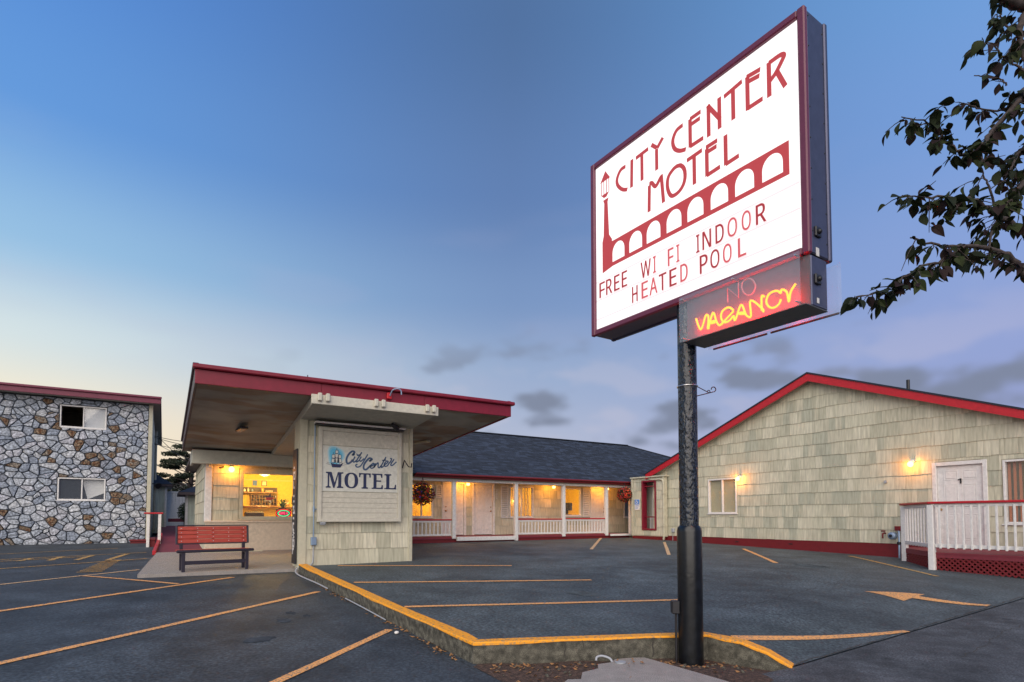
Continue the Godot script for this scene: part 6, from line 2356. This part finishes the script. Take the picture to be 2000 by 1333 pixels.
	bx("red_box", 16.95, 17.15, 1.3, 1.42, 7.72, 7.92, M.red_dark, o, 0.01)
	bx("valve", 16.93, 17.03, 0.92, 1.0, 7.78, 7.87, M.black, o, 0.02)
	o = thing("hose_tap", "dark red hose tap low on the shingled gable wall", "tap")
	put("spout", tubed(spline([V(17.17, 1.22, 8.25), V(17.06, 1.22, 8.25), V(17.02, 1.18, 8.25), V(17.02, 1.08, 8.25)], 4), [0.022], 8), M.red_dark, o)
	put("handle", tubed([V(17.06, 1.28, 8.2), V(17.06, 1.28, 8.3)], [0.02], 8), M.red_dark, o)
	tag(put("wall_vent", tubed([V(17.17, 2.65, 8.2), V(17.13, 2.65, 8.2)], [0.04], 14), M.grey), "small round grey vent on the gable wall left of the lamp by door 1", "vent")
	o = thing("outlet_box", "small grey outlet box low on the gable wall near the downspout", "box")
	bx("box", 17.1, 17.17, 1.08, 1.24, 15.93, 16.07, M.grey, o, 0.015)
	put("wire", tubed([V(17.13, 1.08, 16.0), V(17.12, 0.7, 16.0)], [0.01], 6), M.grey, o)
	for a in [13.0, 11.0, 15.4]:
		var vent := thing("skirting_vent", ["dark vent slot in the red skirting under the white sliding window", "dark vent slot in the middle of the red skirting", "dark vent slot in the red skirting near the downspout"][[13.0, 11.0, 15.4].find(a)], "vent", "vents in the red skirting")
		bx("slot", 17.125, 17.139, 0.8, 0.83, a, a + 0.12, M.black, vent)
		bx("lip", 17.12, 17.139, 0.831, 0.84, a - 0.01, a + 0.13, M.red_dark, vent)
	# hanging flower baskets
	basket(V(7.22, 2.43, 17.5), 0.4, "large hanging basket of red and violet flowers right of the pier")
	basket(V(16.72, 2.63, 18.3), 0.32, "hanging basket of red flowers by the entry block at the end of the porch")
	# white pipe along the foot of the kerb
	o = thing("white_pipe", "thin white pipe lying along the foot of the retaining kerb", "pipe")
	put("near_length", tubed(spline([V(2.69, low(0, 9.9) + 0.03, 9.9), V(2.74, low(0, 9.0) + 0.025, 9.0), V(2.78, low(0, 8.1) + 0.02, 8.1)], 4), [0.01], 7), M.white_pipe, o)
	put("far_length", tubed(spline([V(2.62, 0.62, 13.32), V(2.52, 0.5, 13.3), V(2.5, 0.44, 13.1), V(2.54, 0.4, 12.6), V(2.62, 0.36, 11.8), V(2.65, 0.33, 11.0)], 4), [0.014], 7), M.white_pipe, o)
	# bent pipe stub and rubble by the concrete pad
	o = thing("bent_pipe", "short bent grey pipe sticking out of the concrete pad by the sign pole", "pipe")
	put("pipe", tubed(spline([V(4.18, 0.05, 5.06), V(4.2, 0.085, 5.07), V(4.26, 0.095, 5.05), V(4.32, 0.07, 4.99), V(4.33, 0.02, 4.95)], 4), [0.013], 8), M.white_pipe, o)
	put("cap", tubed([V(4.36, 0.045, 4.86), V(4.36, 0.06, 4.86)], [0.06], 12), M.grey, o)
	# pale wheel stop behind the bench
	tag(bx("wheel_stop", 0.95, 2.6, 0.62, 0.68, 18.7, 18.82, M.siding, self, 0.02), "low cream timber on the slab behind the bench", "timber")
	# a piece of litter on the lower lot
	o = thing("paper_scrap", "white crumpled scrap of paper on the asphalt by the kerb", "litter")
	m = MB.new()
	m.ball(V(2.66, low(0, 7.3) + 0.025, 7.3), Vector3(0.035, 0.022, 0.028), 7, 4)
	put("paper", m.done(), M.white, o)


func basket(c: Vector3, r: float, label: String) -> void:
	var o := thing("hanging_basket", label, "flower basket")
	var m := MB.new()
	foliage_cloud(m, c, Vector3(r, r * 0.95, r), 1500, 0.05, [Color(0.05, 0.07, 0.02), Color(0.03, 0.05, 0.02), Color(0.08, 0.06, 0.03), Color(0.06, 0.02, 0.02)])
	put("foliage", m.done(), M.foliage, o)
	var tints := [Color(0.5, 0.03, 0.01), Color(0.35, 0.015, 0.015), Color(0.6, 0.1, 0.02), Color(0.12, 0.04, 0.4)]
	for k in 4:
		m = MB.new()
		for i in ([110, 90, 60, 22][k] if r > 0.35 or k < 3 else 4):
			var d := Vector3(rng.randfn(), rng.randfn(), rng.randfn()).normalized() * rng.randf_range(0.82, 1.06)
			var p := c + d * r
			var u := d.cross(Vector3(rng.randfn(), rng.randfn(), rng.randfn())).normalized() * rng.randf_range(0.022, 0.04)
			var w := u.cross(d).normalized() * u.length()
			m.st.set_color(tints[k])
			var out := d.normalized() * 0.012
			for s in 5:
				var a := TAU * s / 5.0
				var b := TAU * (s + 0.75) / 5.0
				m.tri(p, p + u * cos(a) + w * sin(a) + out, p + u * cos(b) + w * sin(b) + out)
		put(["red_flowers", "crimson_flowers", "orange_flowers", "violet_flowers"][k], m.done(), M.foliage, o).set_meta("kind", "stuff")
	m = MB.new()
	m.tube([c + Vector3(0, -0.24 * r / 0.4, 0), c + Vector3(0, 0.0, 0)], [0.1, r * 0.45], 12)
	put("pot", m.done(), M.dark_wood, o)
	for k in 3:
		var a := TAU * k / 3.0
		put("hanger", tubed([c + Vector3(cos(a) * r * 0.4, 0, sin(a) * r * 0.4), c + Vector3(0, 0.55, 0)], [0.006], 5), M.iron, o)


# ---------------------------------------------------------------- the street tree whose boughs reach into the picture
func build_tree() -> void:
	var t := thing("street_tree", "leafy street tree reaching dark boughs with large drooping leaves", "tree")
	put("trunk", tubed(spline([V(6.5, -0.1, 1.1), V(6.42, 1.0, 1.12), V(6.3, 2.4, 1.18), V(6.2, 3.8, 1.3), V(6.15, 5.2, 1.4), V(6.1, 6.6, 1.5)], 5), [0.19, 0.17, 0.165, 0.16, 0.155, 0.15, 0.15, 0.14, 0.14, 0.14, 0.13, 0.13, 0.12, 0.12, 0.11, 0.11, 0.1, 0.1, 0.09, 0.08, 0.07, 0.06, 0.05, 0.05, 0.04, 0.03], 12), M.bark, t)
	var boughs := [
		["6.32,2.3,1.18 5.6,2.75,1.22 4.57,3.11,1.31 4.54,3.18,1.34 4.41,3.25,1.36 4.24,3.27,1.40 4.05,3.27,1.46 3.85,3.25,1.52 3.66,3.27,1.58", 0.032, 0.004, 22, 3],
		["4.05,3.27,1.46 3.87,3.16,1.51 3.71,3.10,1.55 3.56,3.01,1.58 3.41,2.92,1.61 3.25,2.87,1.65", 0.009, 0.003, 34, 0],
		["6.25,2.9,1.22 5.5,3.2,1.26 4.74,3.42,1.33 4.68,3.49,1.37 4.47,3.57,1.44 4.30,3.63,1.48 4.13,3.62,1.53 3.95,3.60,1.58 3.74,3.58,1.65", 0.03, 0.003, 46, 3],
		["4.47,3.57,1.44 4.37,3.72,1.44 4.34,3.81,1.46 4.33,3.91,1.46", 0.008, 0.003, 12, 0],
		["6.12,6.0,1.45 5.4,5.2,1.36 4.98,4.65,1.36 4.90,4.53,1.41 4.78,4.39,1.42 4.65,4.22,1.50 4.53,4.09,1.52 4.37,3.99,1.56 4.29,4.06,1.61 4.16,4.10,1.62 4.05,4.13,1.63 3.85,4.13,1.69", 0.026, 0.003, 66, 2],
		["4.78,4.39,1.42 4.78,4.43,1.54 4.69,4.45,1.59 4.66,4.52,1.67", 0.008, 0.003, 14, 0],
		["6.15,5.3,1.4 5.6,5.25,1.4 5.21,5.27,1.40 5.12,5.27,1.45 4.94,5.28,1.50 4.81,5.36,1.52", 0.06, 0.03, 10, 3],
		["5.12,5.20,1.45 5.02,5.07,1.45 5.03,4.94,1.45 4.99,4.76,1.41", 0.025, 0.015, 10, 0],
		["5.02,4.98,1.45 4.88,5.04,1.48 4.86,5.09,1.49 4.76,5.07,1.50", 0.008, 0.003, 9, 0],
		["4.97,4.71,1.42 4.90,4.78,1.47 4.77,4.80,1.49 4.73,4.86,1.51 4.61,4.82,1.53", 0.008, 0.003, 10, 1],
		["4.81,4.57,1.47 4.76,4.62,1.50 4.63,4.59,1.51 4.56,4.60,1.56", 0.006, 0.003, 2, 0],
		["6.2,3.9,1.3 5.57,4.25,1.53 5.47,4.17,1.59 5.32,4.03,1.62 5.19,3.89,1.64 5.06,3.70,1.66 4.97,3.48,1.66", 0.024, 0.006, 36, 1],
		["6.18,4.4,1.35 5.71,4.58,1.56 5.61,4.50,1.62 5.48,4.37,1.64 5.34,4.17,1.67", 0.02, 0.005, 26, 1]]
	# four leaf shapes: pointed ovals folded along the midrib, curling downwards
	var shapes := []
	for k in 4:
		var m := MB.new()
		var prev := []
		for i in 7:
			var s := i / 6.0
			var w: float = [0.0, 0.6, 0.95, 1.0, 0.8, 0.42, 0.0][i] * (0.22 + 0.03 * k)
			var bend := -0.25 * s * s * (0.6 + 0.3 * k)
			var row := [Vector3(-w, bend + w * 0.35, s), Vector3(0, bend, s), Vector3(w, bend + w * 0.35, s)]
			if i > 0:
				m.quad(prev[0], prev[1], row[1], row[0])
				m.quad(prev[1], prev[2], row[2], row[1])
			prev = row
		m.tube([Vector3(0, 0.0, -0.16), Vector3(0, 0.0, 0.02)], [0.012], 4, false)
		shapes.append(m.done())
	var leaves := []
	for q in boughs:
		var pts := []
		for s in q[0].split(" "):
			var c = s.split(",")
			pts.append(V(c[0].to_float(), c[1].to_float(), c[2].to_float()))
		var path := spline(pts, 5)
		var radii := []
		for i in path.size():
			radii.append(lerpf(q[1], q[2], float(i) / (path.size() - 1)))
			if i > 0 and i < path.size() - 1:
				path[i] += Vector3(rng.randf_range(-1, 1), rng.randf_range(-1, 1), rng.randf_range(-1, 1)) * 0.008
		put("bough", tubed(path, radii, 7), M.bark, t)
		var first: int = q[4] * 5
		# short side twigs, each with its own tuft of leaves
		var twigs := MB.new()
		var tufts: int = maxi(2, int(q[3] * 0.62))
		for i in tufts:
			var f := lerpf(first, path.size() - 1.01, (i + rng.randf()) / tufts)
			var at: Vector3 = path[int(f)].lerp(path[int(f) + 1], f - int(f))
			var along: Vector3 = (path[int(f) + 1] - path[int(f)]).normalized()
			var go := (along * 0.7 + Vector3(rng.randfn(), rng.randf_range(-1.2, 0.5), rng.randfn()) * 0.7).normalized()
			var l := rng.randf_range(0.04, 0.17)
			var bendy := at + go * l * 0.5 + Vector3.DOWN * l * 0.06
			var tip := at + go * l + Vector3.DOWN * l * 0.25
			twigs.tube([at, bendy, tip], [0.0035, 0.0028, 0.0018], 5)
			for k in rng.randi_range(4, 7):
				var s := rng.randf()
				var p := at.lerp(bendy, s * 2.0) if s < 0.5 else bendy.lerp(tip, s * 2.0 - 1.0)
				var d := (go * rng.randf_range(0.0, 0.9) + Vector3(rng.randfn(), rng.randfn() * 0.4, rng.randfn()) * 0.6 + Vector3.DOWN * rng.randf_range(0.0, 1.3)).normalized()
				var side := d.cross(Vector3(rng.randfn() * 0.6, 1, rng.randfn() * 0.6)).normalized()
				var upv := side.cross(d).normalized()
				var size := rng.randf_range(0.045, 0.1)
				var place := Transform3D(Basis(side * size * rng.randf_range(0.8, 1.25), upv * size * rng.randf_range(0.4, 1.6), d * size), p + d * 0.15 * size)
				var tone := rng.randi() % 4
				leaves.append([shapes[rng.randi() % 4], tone, place])
		put("twigs", twigs.done(), M.bark, t).set_meta("kind", "stuff")
	leaves.sort_custom(func(p, r): return p[2].origin.x < r[2].origin.x)
	var rest := {}
	for i in leaves.size():
		var f: Array = leaves[i]
		if i < 298:
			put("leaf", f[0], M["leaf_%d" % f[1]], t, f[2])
		else:
			var m: MB = rest.get(f[1], MB.new())
			rest[f[1]] = m
			m.st.append_from(f[0], 0, f[2])
	if not rest.is_empty():
		merged("farther_leaves", rest, t, "leaf_")
	# the rest of the crown, over the photographer's right shoulder
	var mm := MB.new()
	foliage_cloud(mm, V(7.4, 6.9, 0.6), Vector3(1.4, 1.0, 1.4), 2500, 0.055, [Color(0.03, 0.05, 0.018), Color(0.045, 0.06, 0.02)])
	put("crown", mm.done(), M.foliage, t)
